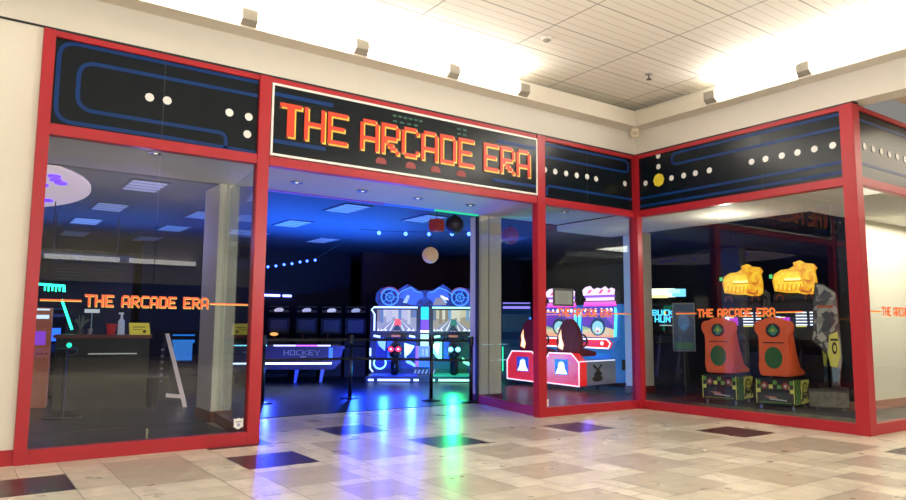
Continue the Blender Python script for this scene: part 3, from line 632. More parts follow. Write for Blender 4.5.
# ------------------------------------------------------------------ DRIVING GAMES (red, pink marquee)
def cruise(loc,label):
    g=thing('driving_arcade_game',label,'arcade game',loc,math.radians(-80),'red driving games behind the glass')
    WN=EM((1,.75,.85),1.6); CY=EM((.10,.72,1),2.0); BLU=M('cab_blue',(.01,.10,.35),.35,(.02,.22,.75),.55,noise=0)
    hexa=[(-.50,.16),(-.50,.62),(-.34,.86),(.30,.86),(.50,.66),(.50,.12)]
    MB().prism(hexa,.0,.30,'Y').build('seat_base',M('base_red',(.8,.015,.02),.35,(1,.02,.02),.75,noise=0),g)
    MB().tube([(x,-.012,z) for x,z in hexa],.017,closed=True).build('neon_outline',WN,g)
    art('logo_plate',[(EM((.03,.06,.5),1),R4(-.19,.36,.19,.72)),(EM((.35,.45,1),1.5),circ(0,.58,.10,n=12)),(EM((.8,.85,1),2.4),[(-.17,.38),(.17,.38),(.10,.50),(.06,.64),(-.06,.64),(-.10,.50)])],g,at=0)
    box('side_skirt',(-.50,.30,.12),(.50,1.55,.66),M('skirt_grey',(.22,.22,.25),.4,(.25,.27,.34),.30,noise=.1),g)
    K=FL((.01,.01,.015)); art('skirt_emblem',[(K,circ(.75,.27,.22,.07)),(K,[(.60,.30),(.9,.3),(.84,.42),(.66,.42)]),(K,[(.55,.56),(.62,.6),(.95,.38),(.9,.34)]),(K,[(.58,.36),(.63,.33),(.95,.58),(.9,.6)])],g,face='+X',at=.50)
    MB().tube([(.505,.02,.68),(.505,1.5,.68)],.012).build('skirt_light',EM((.75,.75,.9),1.6),g)
    for x in (-.4,.4):
        for y in (.1,.9,1.9): MB().cyl((x,y,0),(x,y,.14),.03).build('foot',BLACK,g)
    # seat
    MAR=M('seat_maroon',(.05,.002,.005),.6,(.30,.01,.03),.22,noise=.1,spec=.2)  # faint maroon emission offsets the blue light; the seat is no lamp
    s=MB().prism([(-.33,.80),(-.36,1.15),(-.26,1.48),(-.10,1.66),(.10,1.66),(.26,1.48),(.36,1.15),(.33,.80)],.28,.42,'Y',bev=.03).prism([(.3,.78),(.98,.78),(1.0,.88),(.42,.98)],-.33,.33,'X',bev=.02).build('seat',MAR,g)
    art('flame_stripe',[(EM((1,.45,.2),2.2),[(-.30,.98),(-.16,.92),(-.12,1.05),(-.18,1.2),(-.20,1.42),(-.28,1.25),(-.26,1.12)]),(EM((1,.85,.6),3),[(-.25,1.0),(-.18,.96),(-.18,1.06),(-.22,1.28),(-.24,1.12)])],g,at=.28)
    # cabinet
    cy=1.6
    MB().prism([(cy,.12),(2.15,.12),(2.15,2.05),(cy+.12,2.05),(cy+.02,1.2),(cy-.18,1.08),(cy-.18,.92),(cy,.84)],-.57,.57,'X').build('cabinet',BLU,g)
    art('speaker_slot',[(K,R4(.02,.35,.30,.62))],g,at=cy)
    art('side_vent',[(K,R4(1.72,.42,1.9,.68))],g,face='+X',at=.57)
    dash=[(-.46,.98),(-.52,1.08),(-.42,1.18),(.42,1.18),(.52,1.08),(.46,.96)]
    MB().prism(dash,cy-.30,cy-.19,'Y').build('dashboard',M('dash_red',(.8,.02,.03),.3,(1,.03,.04),.9,noise=0),g); MB().tube([(x,cy-.31,z) for x,z in dash],.016,closed=True).build('dash_outline',EM((1,.75,.9),2.6),g)
    art('start_button',[(EM((1,.5,.6),3),circ(.28,1.08,.05,n=12))],g,at=cy-.30)
    w=MB().torus((-.20,cy-.46,1.13),.155,.024,'Y').cyl((-.20,cy-.3,1.13),(-.20,cy-.46,1.13),.035).build('steering_wheel',FL((.02,.015,.03),.3),g,smooth=True)
    MB().box((-.34,cy-.47,1.115),(-.06,cy-.445,1.145)).box((-.215,cy-.47,.99),(-.185,cy-.445,1.13)).build('spokes',FL((.02,.015,.03),.3),w)
    # neon screen frame
    for s_ in (-1,1): MB().tube([(s_*.53,cy-.10,1.24),(s_*.53,cy-.04,1.78),(s_*.47,cy+.02,1.95)],.038).build('neon_pillar',CY,g)
    def E(c,k=1.2): return EM(c,k)
    sc=[(E((.10,.06,.35)),R4(-.46,1.22,.46,1.78)),(E((.16,.04,.40)),[(-.46,1.5),(-.46,1.78),(-.1,1.78),(-.2,1.55)]),(E((.30,.10,.55)),[(.46,1.5),(.46,1.78),(.15,1.78)]),(E((.75,.6,.30)),[(-.46,1.22),(.46,1.22),(.46,1.42),(.2,1.48),(-.1,1.42),(-.46,1.45)]),
        (E((.9,.45,.25)),[(-.46,1.22),(.46,1.22),(.46,1.27),(-.46,1.33)]),(E((.3,.5,.2)),[(-.46,1.40),(-.2,1.44),(-.46,1.50)]),
        (E((.02,.04,.10)),circ(0,1.48,.22,.22)),(E((.35,.7,.75)),circ(0,1.46,.165,.17)),(E((.55,.75,.35)),R4(-.12,1.33,.12,1.44)),(E((.9,.85,.8)),circ(0,1.40,.07,.08,12)),(E((.6,.2,.3)),circ(0,1.37,.04,.03,10))]
    art('screen',sc,g,at=cy-.03)
    mq=[(E((.10,.05,.45),1.2),R4(-.48,1.80,.48,1.99)),(E((.8,.2,.4),1.4),R4(-.46,1.79,.46,1.815))]
    for x in (-.36,-.2,-.05,.12,.28,.4): mq.append((E((.75,.9,1),2.4),circ(x,1.90,.035,.05,8)))
    art('header_lights',mq,g,at=cy-.04)
    mb=MB(); mb.mat(M('marquee_box',(.02,.01,.03),.4,noise=0)).box((-.44,cy+.06,2.0),(.44,cy+.3,2.4))
    mb.build('marquee_box',parent=g)
    P=E((1,.16,.62),1.3); W=E((1,.72,.92),1.5)
    art('marquee',[(P,[(-.46,2.02),(.48,2.02),(.48,2.12),(-.46,2.12)]),(E((.75,.05,.45),2),R4(-.48,2.0,.5,2.045)),(W,R4(-.40,2.14,.44,2.22)),(E((.35,.1,.7),1.5),R4(-.44,2.22,.46,2.27)),(W,[(-.48,2.28),(.44,2.28),(.46,2.42),(.36,2.46),(.28,2.42),(.18,2.50),(.06,2.44),(-.05,2.47),(-.16,2.43),(-.26,2.52),(-.40,2.50),(-.50,2.42)]),
        (E((.9,.1,.25),1.6),[(-.36,2.33),(-.28,2.33),(-.2,2.42),(-.28,2.42)]),(E((.9,.1,.25),1.6),[(-.02,2.32),(.06,2.32),(.14,2.42),(.06,2.42)]),(E((.9,.1,.25),1.6),[(.24,2.34),(.3,2.34),(.35,2.41),(.28,2.41)])],g,at=cy+.05)
    return g
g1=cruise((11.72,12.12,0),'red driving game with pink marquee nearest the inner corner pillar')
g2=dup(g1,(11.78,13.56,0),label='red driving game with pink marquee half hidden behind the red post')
# ------------------------------------------------------------------ DRIVING GAMES (orange seats)
def dirty(loc,label):
    g=thing('driving_arcade_game',label,'arcade game',loc,math.radians(-77),'orange seat driving games behind the right glass'); g.scale=(.92,.97,1)
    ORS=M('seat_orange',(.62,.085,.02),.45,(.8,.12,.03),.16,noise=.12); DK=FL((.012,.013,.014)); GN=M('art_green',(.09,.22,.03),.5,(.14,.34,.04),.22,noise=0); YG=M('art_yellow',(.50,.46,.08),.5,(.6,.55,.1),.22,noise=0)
    base=[(0,.08),(.92,.08),(.92,.52),(0,.56)]
    MB().prism(base,-.37,.37,'X',bev=.012).build('seat_base',DK,g)
    it=[(DK,R4(-.35,.1,.35,.54))]
    for i in range(9):
        for j in range(3):
            if (i+j)%2==0 and (i<2 or i>6 or j>0 and 3<=i<=5): it.append((GN if (i+j)%4 else YG,R4(-.35+i*.078,.30+j*.075,-.275+i*.078,.372+j*.075)))
    it+=[(YG,R4(-.36,.11,-.345,.54)),(YG,R4(.345,.11,.36,.54)),(GN,R4(-.3,.12,.3,.135))]
    for x in (-.2,.2): it+=[(FL((.35,.05,.03)),circ(x,.43,.065,n=14)),(FL((.6,.55,.45)),circ(x,.43,.03,n=10))]
    it+=[(FL((.02,.03,.04)),R4(-.26,.15,.28,.30)),(FL((.55,.20,.12)),[(-.2,.24),(0,.24),(.05,.20),(-.1,.20)]),(FL((.5,.48,.42)),[(-.12,.21),(.22,.18),(.22,.16),(-.1,.18)])]
    art('rear_artwork',it,g,at=0,step=.0006)
    it=[(GN,R4(.03,.1,.34,.53)),(YG,R4(.36,.10,.88,.52))]
    for i in range(4):
        for j in range(5):
            if (i+j)%2: it.append((DK,R4(.04+i*.075,.11+j*.083,.11+i*.075,.19+j*.083)))
    it+=[(DK,circ(.60,.33,.16,.15)),(YG,circ(.60,.35,.11,.10)),(DK,circ(.56,.37,.025,n=8)),(DK,circ(.65,.37,.025,n=8)),(DK,R4(.54,.28,.67,.305)),(DK,[(.74,.14),(.86,.2),(.84,.45),(.78,.3)]),(DK,[(.38,.14),(.48,.16),(.42,.3)])]
    art('side_artwork',it,g,face='+X',at=.37,step=.0006)
    for x in (-.3,.3):
        for y in (.1,.8): MB().cyl((x,y,0),(x,y,.1),.025).build('foot',METAL,g)
    # seat : shell
    s=MB(); s.prism([(-.27,.60),(-.31,.75),(-.26,1.20),(-.27,1.34),(-.36,1.40),(-.37,1.54),(-.30,1.61),(-.18,1.60),(-.10,1.67),(.10,1.67),(.18,1.60),(.30,1.61),(.37,1.54),(.36,1.40),(.27,1.34),(.26,1.20),(.31,.75),(.27,.60)],.02,.16,'Y',bev=.02)
    s.prism([(.12,.60),(.92,.60),(.94,.66),(.62,.74),(.40,1.05),(.28,1.40),(.12,1.45)],.22,.30,'X',bev=.015); s.prism([(.12,.60),(.92,.60),(.94,.66),(.62,.74),(.40,1.05),(.28,1.40),(.12,1.45)],-.30,-.22,'X',bev=.015)
    s.box((-.24,.12,.60),(.24,.9,.70),bev=.02); s.build('seat',ORS,g)
    art('seat_emblem',[(FL((.02,.13,.03)),circ(-.01,.93,.17,.20)),(FL((.02,.02,.02)),R4(-.2,1.195,.2,1.215)),(FL((.02,.02,.02)),circ(0,1.43,.14,.13,14)),(FL((.06,.30,.10)),[(-.10,1.42),(0,1.54),(.10,1.42),(0,1.33)]),(FL((.55,.5,.06)),circ(0,1.43,.03,n=8)),(FL((.05,.25,.4)),R4(-.05,1.35,.05,1.37))],g,at=.02)
    # cabinet tower
    cy=1.5
    prof=[(.98,.10),(2.05,.10),(2.05,2.25),(1.62,2.25),(1.40,1.98),(1.46,1.5),(1.30,1.25),(1.36,1.10),(1.72,.95),(1.75,.45),(.98,.38)]
    MB().prism(prof,-.44,.44,'X').build('cabinet',DK,g)
    # silver comic side panel
    SP=EMN('side_silver_art',(.30,.29,.27),(.04,.04,.045),.10,9,.6,True)
    it=[(SP,[(1.42,1.50),(1.47,2.0),(1.66,2.3),(2.04,2.2),(2.1,1.4),(2.08,.8),(1.92,.4),(1.74,.42),(1.78,.95),(1.6,1.15),(1.33,1.14),(1.33,1.24)]),(YG,[(1.70,1.02),(1.84,1.38),(2.0,1.40),(2.04,1.0),(1.92,.72),(1.74,.76)]),(DK,circ(1.85,1.10,.08,.12)),(YG,circ(1.86,1.10,.045,.06,10)),(DK,R4(1.78,1.24,1.93,1.28)),(FL((.16,.28,.38)),[(1.75,.72),(2.0,.72),(1.88,.5),(1.8,.42)]),(FL((.4,.08,.03)),R4(1.55,1.84,1.85,1.89)),(FL((.5,.48,.45)),[(1.5,1.6),(1.56,1.75),(1.7,1.7),(1.6,1.55)]),(FL((.05,.05,.07)),[(1.6,1.4),(1.8,1.75),(1.95,1.6),(1.8,1.45)])]
    art('side_panel_artwork',it,g,face='+X',at=.44,step=.001)
    it=[(M('platform_art',(.16,.15,.12),.5,noise=.9,scale=12),R4(1.25,.12,1.98,.42))]
    art('platform_artwork',it,g,face='+X',at=.44)
    MB().cyl((.15,1.18,.75),(.15,1.3,1.2),.03).build('gear_lever',DK,g)
    MB().torus((0,1.2,1.18),.15,.02,'Y').cyl((0,1.2,1.18),(0,1.42,1.14),.03).build('steering_wheel',DK,g)
    def E(c,k=1.2): return EM(c,k)
    it=[(E((.02,.02,.05),.6),R4(-.42,1.50,.42,1.96)),(E((.45,.04,.50),1.3),R4(-.42,1.52,-.10,1.90)),(E((.9,.75,.4),1.5),R4(-.32,1.68,-.2,1.86)),(E((.6,.7,1),2),R4(-.40,1.58,-.30,1.80)),(E((.1,.3,.7),1.4),R4(-.02,1.84,.42,1.95)),(E((.85,.3,.1),1.4),R4(.0,1.80,.42,1.82))]
    for j in range(5): it.append((E((.8,.85,1),2),R4(.02,1.53+.06*j,.24,1.555+.06*j))); it.append((E((.8,.85,1),2),R4(.30,1.53+.06*j,.41,1.555+.06*j)))
    for x in (-.4,.02): it.append((E((.7,.6,.1),1.4),R4(x,1.50,x+.2,1.52)))
    art('screen',it,g,at=cy-.06,step=.001)
    for x in (-.30,.30): MB().torus((x,cy-.05,2.06),.075,.016,'Y',20,6).build('speaker_ring',FL((.30,.05,.03)),g)
    box('speaker_bar',(-.44,cy-.04,1.98),(.44,cy+.2,2.14),DK,g)
    Y=EMN('marquee_yellow_glow',(1,.62,.03),(.85,.24,.01),1.15,9,.3)
    pts=[(-.40,2.22),(-.44,2.42),(-.40,2.56),(-.26,2.64),(-.08,2.66),(.02,2.72),(.0,2.78),(.14,2.82),(.24,2.76),(.40,2.74),(.46,2.66),(.42,2.60),(.45,2.40),(.44,2.20),(.34,2.12),(.2,2.14),(.05,2.18),(-.15,2.18)]
    MB().prism(pts,cy-.04,cy+.06,'Y').build('marquee',Y,g)
    it=[(EMN('marquee_lemon_glow',(1,.80,.06),(1,.50,.02),1.25,14,.3),[(-.38,2.26),(-.40,2.5),(-.2,2.6),(.1,2.6),(.2,2.3),(-.1,2.24)]),(E((.7,.25,.01),1),R4(-.2,2.40,.16,2.42)),(E((.95,.9,.3),1.8),R4(-.18,2.43,.14,2.47)),(E((.7,.2,.01),1),[(.2,2.44),(.36,2.42),(.40,2.54),(.38,2.4),(.28,2.36)]),(E((.6,.12,.01),.9),[(.10,2.26),(.3,2.20),(.36,2.28),(.36,2.20),(.28,2.16),(.12,2.2)])]
    for i in range(6): it.append((E((.85,.30,.01),1),[(-.34+.09*i,2.22),(-.31+.09*i,2.21),(-.29+.09*i,2.36),(-.31+.09*i,2.36)]))
    it+=[(E((.8,.3,.02),1),circ(.22,2.62,.04,.03,10)),(E((.9,.45,.03),1.3),circ(.12,2.78,.05,.03,10))]
    art('marquee_artwork',it,g,at=cy-.04,step=.001)
    box('green_badge',(-.50,cy-.05,2.48),(-.44,cy-.02,2.56),EM((.1,.7,.2),1),g)
    return g
d1=dirty((12.30,7.20,0),'nearer orange seat driving game with yellow marquee and silver side panel')
d2=dup(d1,(12.25,8.31,0),label='farther orange seat driving game with yellow marquee, left one of the pair')
# side-on cabinet with grey comic artwork
g=thing('arcade_cabinet','tall narrow cabinet with grey and yellow comic artwork right of the orange seats','arcade game',(12.78,6.74,0),math.radians(-154)); g.scale=(1,.84,1)
DK=FL((.012,.013,.014)); prof=[(0,1.26),(.04,1.5),(.06,1.95),(.12,2.30),(.28,2.28),(.52,2.12),(.56,1.4),(.58,.95),(.50,.5),(.52,.42),(.66,.40),(.66,.06),(-.1,.06),(-.1,.36),(.34,.40),(.34,.95),(.14,1.14)]
MB().prism(prof,-.36,0,'X').build('cabinet',DK,g)
YG=M('art_yellow'); SP=_mc['side_silver_art']
art('side_artwork',[(SP,[(.02,1.26),(.06,1.5),(.08,1.95),(.14,2.27),(.28,2.25),(.50,2.10),(.54,1.4),(.56,.95),(.48,.45),(.36,.45),(.36,.97),(.16,1.16)]),(YG,[(.30,1.0),(.34,1.35),(.50,1.42),(.54,1.0),(.46,.78),(.34,.8)]),(DK,circ(.43,1.12,.05,.11)),(YG,circ(.435,1.12,.028,.06,10)),(DK,R4(.36,1.25,.50,1.29)),
  (FL((.16,.28,.38)),[(.36,.76),(.52,.76),(.48,.56),(.38,.5)]),(FL((.4,.08,.03)),R4(.14,1.84,.44,1.89)),(FL((.05,.05,.07)),[(.16,1.4),(.34,1.78),(.48,1.6),(.34,1.42)]),(FL((.42,.40,.37)),[(.1,1.3),(.2,1.42),(.3,1.3),(.2,1.22)]),(FL((.08,.08,.10)),[(.14,2.0),(.3,2.18),(.46,2.05),(.3,1.98)]),(M('platform_art'),R4(-.09,.08,.65,.34))],g,face='+X',at=0,step=.001)
MB().cyl((-.2,.05,0),(-.2,.05,.06),.03).build('foot',METAL,g); MB().cyl((-.2,.55,0),(-.2,.55,.06),.03).build('foot',METAL,g)
# ------------------------------------------------------------------ upright cabinets
def upright(name,label,loc,rz,h,w,body,marq,screen,extra=None,group=None,d=.8):
    g=thing(name,label,'arcade game',loc,rz,group)
    MB().prism([(0,.0),(d,0),(d,h),(.12,h),(.02,h-.12),(.30,h-.36),(.36,h*.60),(-.04,h*.50),(-.06,h*.44),(.04,h*.42)],-w/2,w/2,'X').build('cabinet',body,g)
    mb=MB(); mb.mat(marq).prism([(.02,h-.20),(.10,h-.03),(.095,h-.02),(.0,h-.19)],-w/2+.03,w/2-.03,'X'); mb.build('marquee',parent=g)
    mb=MB(); mb.mat(screen).prism([(.30,h-.42),(.36,h*.62),(.345,h*.62),(.285,h-.42)],-w/2+.08,w/2-.08,'X'); mb.build('screen',parent=g)
    mb=MB(); mb.cyl((-.1,.08,h*.52),(-.1,.08,h*.57),.012).ball((-.1,.08,h*.58),.025)
    for i in range(3): mb.cyl((.08+.07*i,.1,h*.525),(.08+.07*i,.1,h*.54),.02)
    mb.build('controls',FL((.3,.05,.05)),g); return g
CABK=M('cabinet_black',(.004,.004,.007),.5,noise=0,spec=.2)
ang=lambda x,y: -math.atan2(x,y)
g=upright('arcade_cabinet','dark upright arcade cabinet with violet lit top seen between pillar and red post',(13.45,15.75,0),ang(13.45,15.75),2.2,.85,M('cab_navy_glow',(.012,.03,.06),.35,(.01,.05,.12),.25,noise=0),EM((.35,.25,.9),1.5),EM((.015,.03,.06),.6))
MB().tube([(-.40,-.07,.2),(-.40,-.07,.9)],.02).build('green_edge_light',EM((.03,.8,.4),2),g); MB().tube([(.40,.0,1.0),(.40,.3,1.75)],.03).build('blue_edge_light',EM((.05,.3,1),1.6),g)
# far row of dim cabinets with small lit headers
row=[((7.73,19.6),(.8,.75,.75),'dim far cabinet with pale header above the hockey table, leftmost of its row'),((8.46,19.3),(.75,.75,.8),'dim far cabinet with pale header, second from the left behind the hockey table'),((9.11,19.0),(.9,.9,.9),'far cabinet with the brightest white header behind the hockey table'),((9.62,18.45),(.6,.6,.65),'dim far cabinet with grey header beside the motorcycle game')]
for ri,((x,y),c,l) in enumerate(row):
    g=upright('arcade_cabinet',l,(x,y,0),ang(x,y),2.05,.62,CABK,EM(tuple(v*.05 for v in c),.3),EM((.003,.004,.010),.4),group='dim cabinets in the far row')
    if ri==0: MB().ball((-.12,-.12,1.22),.08,(1.5,.6,.6),n=14).build('amber_button',EM((1,.45,.12),1.2),g)
    MB().prism([(-.12,1.86),(-.14,1.92),(-.06,1.97),(.06,1.98),(.13,1.94),(.10,1.87)],-.03,-.015,'Y').build('header_sign',EM(c,.45),g)
for a,b,l in (((7.69,20.75),(8.19,20.75),'longer bright blue tube light on the dark wall above the hockey table'),((8.29,20.75),(8.56,20.75),'short bright blue tube light beside the longer one')):
    tag(MB().tube([(*a,2.38),(*b,2.38)],.035).build('tube_light',EM((.18,.22,1),7)),l,'light')
tag(box('wall_back_panel',(4.2,20.78,0),(10.6,20.9,3.8),DARKNAVY),None,None,kind='structure')
# hunting game cabinet
g=upright('hunting_arcade_game','dark hunting game cabinet with bright header and blue lettering behind the inner corner',(15.1,11.66,0),ang(15.1,11.66),2.5,.95,CABK,EM((.02,.03,.05),.4),EM((.01,.02,.05),.3))
art('header_display',[(EM((.9,.95,.75),2.6),R4(-.42,2.26,.18,2.48)),(EM((.95,.75,.3),2.2),R4(-.42,2.24,.0,2.32)),(EM((.15,.55,.8),2),R4(.10,2.27,.44,2.47)),(EM((.4,.9,.8),2),R4(.0,2.36,.3,2.46))],g,at=-.02)
mb=MB(); f=fA(-.04); mb.mat(EM((.08,.6,1),2.4)); text_boxes(mb,'BUCK',-.40,1.93,.0225,.021,F7,f,0,.01,1,.003); text_boxes(mb,'HUNT',-.34,1.76,.0225,.021,F7,f,0,.01,1,.003); mb.mat(EM((1,.8,.1),1.5)).box((-.10,-.055,1.80),(-.07,-.05,1.90)); mb.build('lettering',parent=g)
art('caption_line',[(EM((.5,.55,.6),1),R4(-.22,1.52,.08,1.545))],g,at=-.035)
box('front_panel',(-.42,-.03,1.40),(.44,.3,2.05),CABK,g)
# framed poster stand
g=thing('poster_stand','free standing dark frame with blue and green poster left of the orange seats','sign',(13.25,9.83,0),ang(13.25,9.83))
FRm=M('poster_frame_grey',(.12,.13,.13),.4)
mb=MB()
for a,b in (((-.24,-.02,.95),(-.21,.02,2.02)),((.21,-.02,.95),(.24,.02,2.02)),((-.24,-.02,.95),(.24,.02,.98)),((-.24,-.02,1.99),(.24,.02,2.02))): mb.box(a,b)
mb.build('frame',FRm,g)
art('poster',[(EM((.008,.025,.06),.7),R4(-.21,.98,.21,1.99)),(EM((.01,.07,.03),.7),R4(-.20,1.0,.20,1.15)),(EM((.02,.08,.18),.9),circ(0,1.6,.12,.2,16)),(EM((.02,.12,.25),.9),circ(0,1.5,.05,.05,12))],g,at=.0,step=.001)
MB().box((-.02,-.0,.03),(.02,.04,.96)).build('post',BLACK,g); MB().cyl((0,.02,0.006),(0,.02,.035),.22).build('base',BLACK,g)
# ------------------------------------------------------------------ LEFT WINDOW INTERIOR
g=thing('service_counter','dark service counter with red top seen through the left window','counter',(2.25,13.5,0),math.radians(-9.5))
box('body',(-.80,0,.01),(.66,.75,1.22),M('counter_black_wood',(.009,.010,.012),.4,noise=.3,scale=6),g); box('countertop',(-.84,-.04,1.22),(.70,.8,1.28),M('counter_red_top',(.22,.025,.02),.3),g,bev=.01); box('silver_strip',(-.30,-.035,.945),(.46,-.002,.965),M('silver_strip',(.7,.7,.68),.25,metal=.5,em=(.7,.7,.68),st=.25,noise=0),g)
art('front_mark',[(FL((.09,.09,.10)),circ(-.55,1.0,.10,.08,16)),(FL((.02,.02,.02)),circ(-.55,1.0,.07,.05,12))],g,at=0)
z=1.28
t=thing('sanitizer_bottle','clear sanitizer pump bottle standing on the red counter','bottle',(2.46,13.60,z))
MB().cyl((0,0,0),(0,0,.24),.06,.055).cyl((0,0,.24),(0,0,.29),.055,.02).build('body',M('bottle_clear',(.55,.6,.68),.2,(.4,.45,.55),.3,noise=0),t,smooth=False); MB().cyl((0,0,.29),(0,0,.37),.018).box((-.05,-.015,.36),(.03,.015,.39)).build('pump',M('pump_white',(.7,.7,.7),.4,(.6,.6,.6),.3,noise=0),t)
t=thing('counter_sign','small yellow sign leaning back on the counter','sign',(2.76,13.52,z),math.radians(-12))
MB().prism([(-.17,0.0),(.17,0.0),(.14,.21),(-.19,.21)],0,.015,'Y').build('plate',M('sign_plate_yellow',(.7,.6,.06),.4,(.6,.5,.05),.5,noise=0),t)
art('print',[(FL((.15,.12,.03)),R4(-.12,.13,.08,.145)),(FL((.15,.12,.03)),R4(-.12,.09,.03,.10)),(FL((.15,.12,.03)),circ(.07,.06,.03,n=10))],t,at=0)
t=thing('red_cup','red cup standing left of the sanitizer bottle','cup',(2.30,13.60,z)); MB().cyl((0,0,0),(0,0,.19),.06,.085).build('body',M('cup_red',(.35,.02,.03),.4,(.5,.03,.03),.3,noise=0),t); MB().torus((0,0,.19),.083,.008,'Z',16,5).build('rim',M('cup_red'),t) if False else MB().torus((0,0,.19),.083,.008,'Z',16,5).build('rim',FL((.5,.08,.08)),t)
t=thing('small_plant','small spiky grey plant on the left end of the counter','plant',(1.83,13.70,z))
mb=MB()
for i in range(14): a=i*2.4; r=.06+.04*(i%3); mb.tube([(0,0,.08),(r*math.cos(a)*.5,r*math.sin(a)*.5,.2),(r*math.cos(a),r*math.sin(a),.24+.03*(i%4))],.008,k=5)
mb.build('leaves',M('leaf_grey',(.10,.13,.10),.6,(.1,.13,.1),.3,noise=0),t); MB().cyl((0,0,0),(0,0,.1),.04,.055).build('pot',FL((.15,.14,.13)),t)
t=thing('white_cup','small white cup between the plant and the red cup','cup',(1.98,13.68,z)); MB().cyl((0,0,0),(0,0,.10),.03,.04).build('body',FL((.5,.48,.45)),t); MB().torus((0,0,.1),.038,.005,'Z',12,5).build('rim',FL((.6,.58,.55)),t)
# back shelf wall behind counter
box('wall_counter_back',(.2,17.2,0),(3.3,17.3,3.0),M('brown_black_wall',(.035,.032,.030),.7),kind='structure')
t=thing('menu_board','long black menu board hanging behind the service counter','sign',(2.27,16.85,2.38),math.radians(-7.5))
box('board',(-.68,0,0),(.68,.06,.36),BLACK,t); art('print',[(FL((.07,.07,.08)),R4(-.55,.25-.07*j,-.55+w,.262-.07*j)) for j,w in enumerate((.5,.42,.5,.3))]+[(FL((.07,.07,.08)),R4(.1,.25-.07*j,.1+w,.262-.07*j)) for j,w in enumerate((.4,.45,.3))],t,at=0)
MB().tube([(-.6,.03,.36),(-.6,.03,1.42)],.01).tube([(.6,.03,.36),(.6,.03,1.42)],.01).build('hanger',BLACK,t)
for x,s,l in ((1.75,.08,'small dark round ornament at the left end of the menu board'),(2.1,.1,'larger dark round ornament on top of the menu board')):
    t=thing('ornament',l,'ornament',(x,16.95-(x-1.6)*.12,2.74)); MB().torus((0,.0,s),s,.02,'Y',18,6).build('ring',FL((.03,.06,.10)),t); MB().ball((0,0,s),s*.55,n=12).build('core',FL((.03,.08,.14)),t); MB().box((-.03,-.02,0),(.03,.02,.03)).build('stand',BLACK,t)
t=thing('price_card','small white lit card on a thin post behind the counter','sign',(2.2,15.1,1.2),math.radians(-8)); box('card',(-.13,0,.48),(.13,.01,.55),EM((.7,.72,.75),.7),t); MB().cyl((0,.02,0),(0,.02,.5),.01).build('post',METAL,t); MB().cyl((0,.02,0),(0,.02,.015),.07).build('foot',BLACK,t)
box('shelf_back_counter' ,(1.95,14.95,0),(3.0,15.4,1.2),M('shelf_black',(.015,.015,.017),.5),None)
tag(bpy.data.objects['shelf_back_counter'],'dark low back counter behind the service counter','counter'); bpy.data.objects['shelf_back_counter'].name='back_counter'
# green neon sign
t=thing('neon_sign','green neon sign with dripping comb shape and long slanted leg','neon sign',(1.45,14.95,0))
GN2=EM((.03,1,.50),4)
mb=MB(); mb.tube([(-.22,0,2.19),(.24,0,2.17),(.24,0,2.06)],.022); 
for i in range(6): mb.tube([(-.08+.06*i,0,2.17),(-.08+.06*i,0,2.07-(i%2)*.01)],.014)
mb.build('comb_tube',GN2,t); MB().tube([(.20,-.02,1.92),(.40,-.06,1.36)],.022).build('slanted_tube',GN2,t)
MB().tube([(0,.03,2.18),(0,.03,3.8)],.01).build('hanger',BLACK,t)
# prize machine and table at left edge
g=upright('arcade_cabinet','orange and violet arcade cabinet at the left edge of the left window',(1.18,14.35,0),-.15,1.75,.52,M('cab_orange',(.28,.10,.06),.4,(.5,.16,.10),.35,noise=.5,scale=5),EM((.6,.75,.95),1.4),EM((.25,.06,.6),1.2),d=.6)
g=upright('arcade_cabinet','dark cabinet with blue glowing screen beyond the round table',(1.66,16.1,0),-.1,1.8,.45,CABK,EM((.02,.05,.2),.4),EM((.02,.12,1),2.5),d=.55)
t=thing('bar_table','dark round bar table on a disc base near the left window edge','table',(1.50,12.6,0)); MB().cyl((0,0,.008),(0,0,.03),.28).build('base',BLACK,t); MB().cyl((0,0,.03),(0,0,1.05),.03).build('pole',BLACK,t); MB().cyl((0,0,1.05),(0,0,1.08),.16).build('tabletop',BLACK,t); MB().ball((.04,0,1.13),.04,n=12).build('green_lamp',EM((.02,.7,.45),2),t)
# A-frame sign
g=thing('a_frame_sign','white framed folding A board standing right of the counter','sign',(3.22,13.22,0),math.radians(-14))
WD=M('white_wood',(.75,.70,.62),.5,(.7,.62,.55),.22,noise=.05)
MB().prism([(-.10,1.30),(-.04,1.30),(.32,.01),(.25,.01)],-.03,.02,'Y').build('rear_leg',WD,g); MB().prism([(-.10,1.30),(-.04,1.30),(.32,.01),(.25,.01)],.60,.65,'Y').build('rear_leg',WD,g)
MB().prism([(-.04,.26),(.24,.22),(.24,.16),(-.04,.19)],-.035,.0,'Y').build('cross_bar',WD,g)
MB().prism([(-.12,1.30),(-.07,1.30),(-.20,.01),(-.26,.01)],0,.62,'Y').build('chalkboard',M('chalk_black',(.02,.02,.022),.6),g)
art('chalk_marks',[(FL((.22,.22,.24)),circ(-.13,1.02-.11*j,.03,.025,8)) for j in range(6)],g,at=-.0)
t=thing('door_stop_post','short pale post standing on the floor by the left window','post',(2.08,9.5,0)); MB().cyl((0,0,.006),(0,0,.02),.035).build('base',METAL,t); box('stem',(-.012,-.012,.02),(.012,.012,.17),FL((.5,.45,.33)),t)
g=upright('arcade_cabinet','small dark cabinet with blue panel between the A board and the left pillar',(4.03,15.5,0),-.25,1.28,.5,CABK,EM((.02,.25,.8),.8),EM((.02,.3,.9),.7),d=.5)
art('blue_panel',[(EM((.02,.22,.62),.7),R4(-.2,.72,.18,1.12))],g,at=-.05)
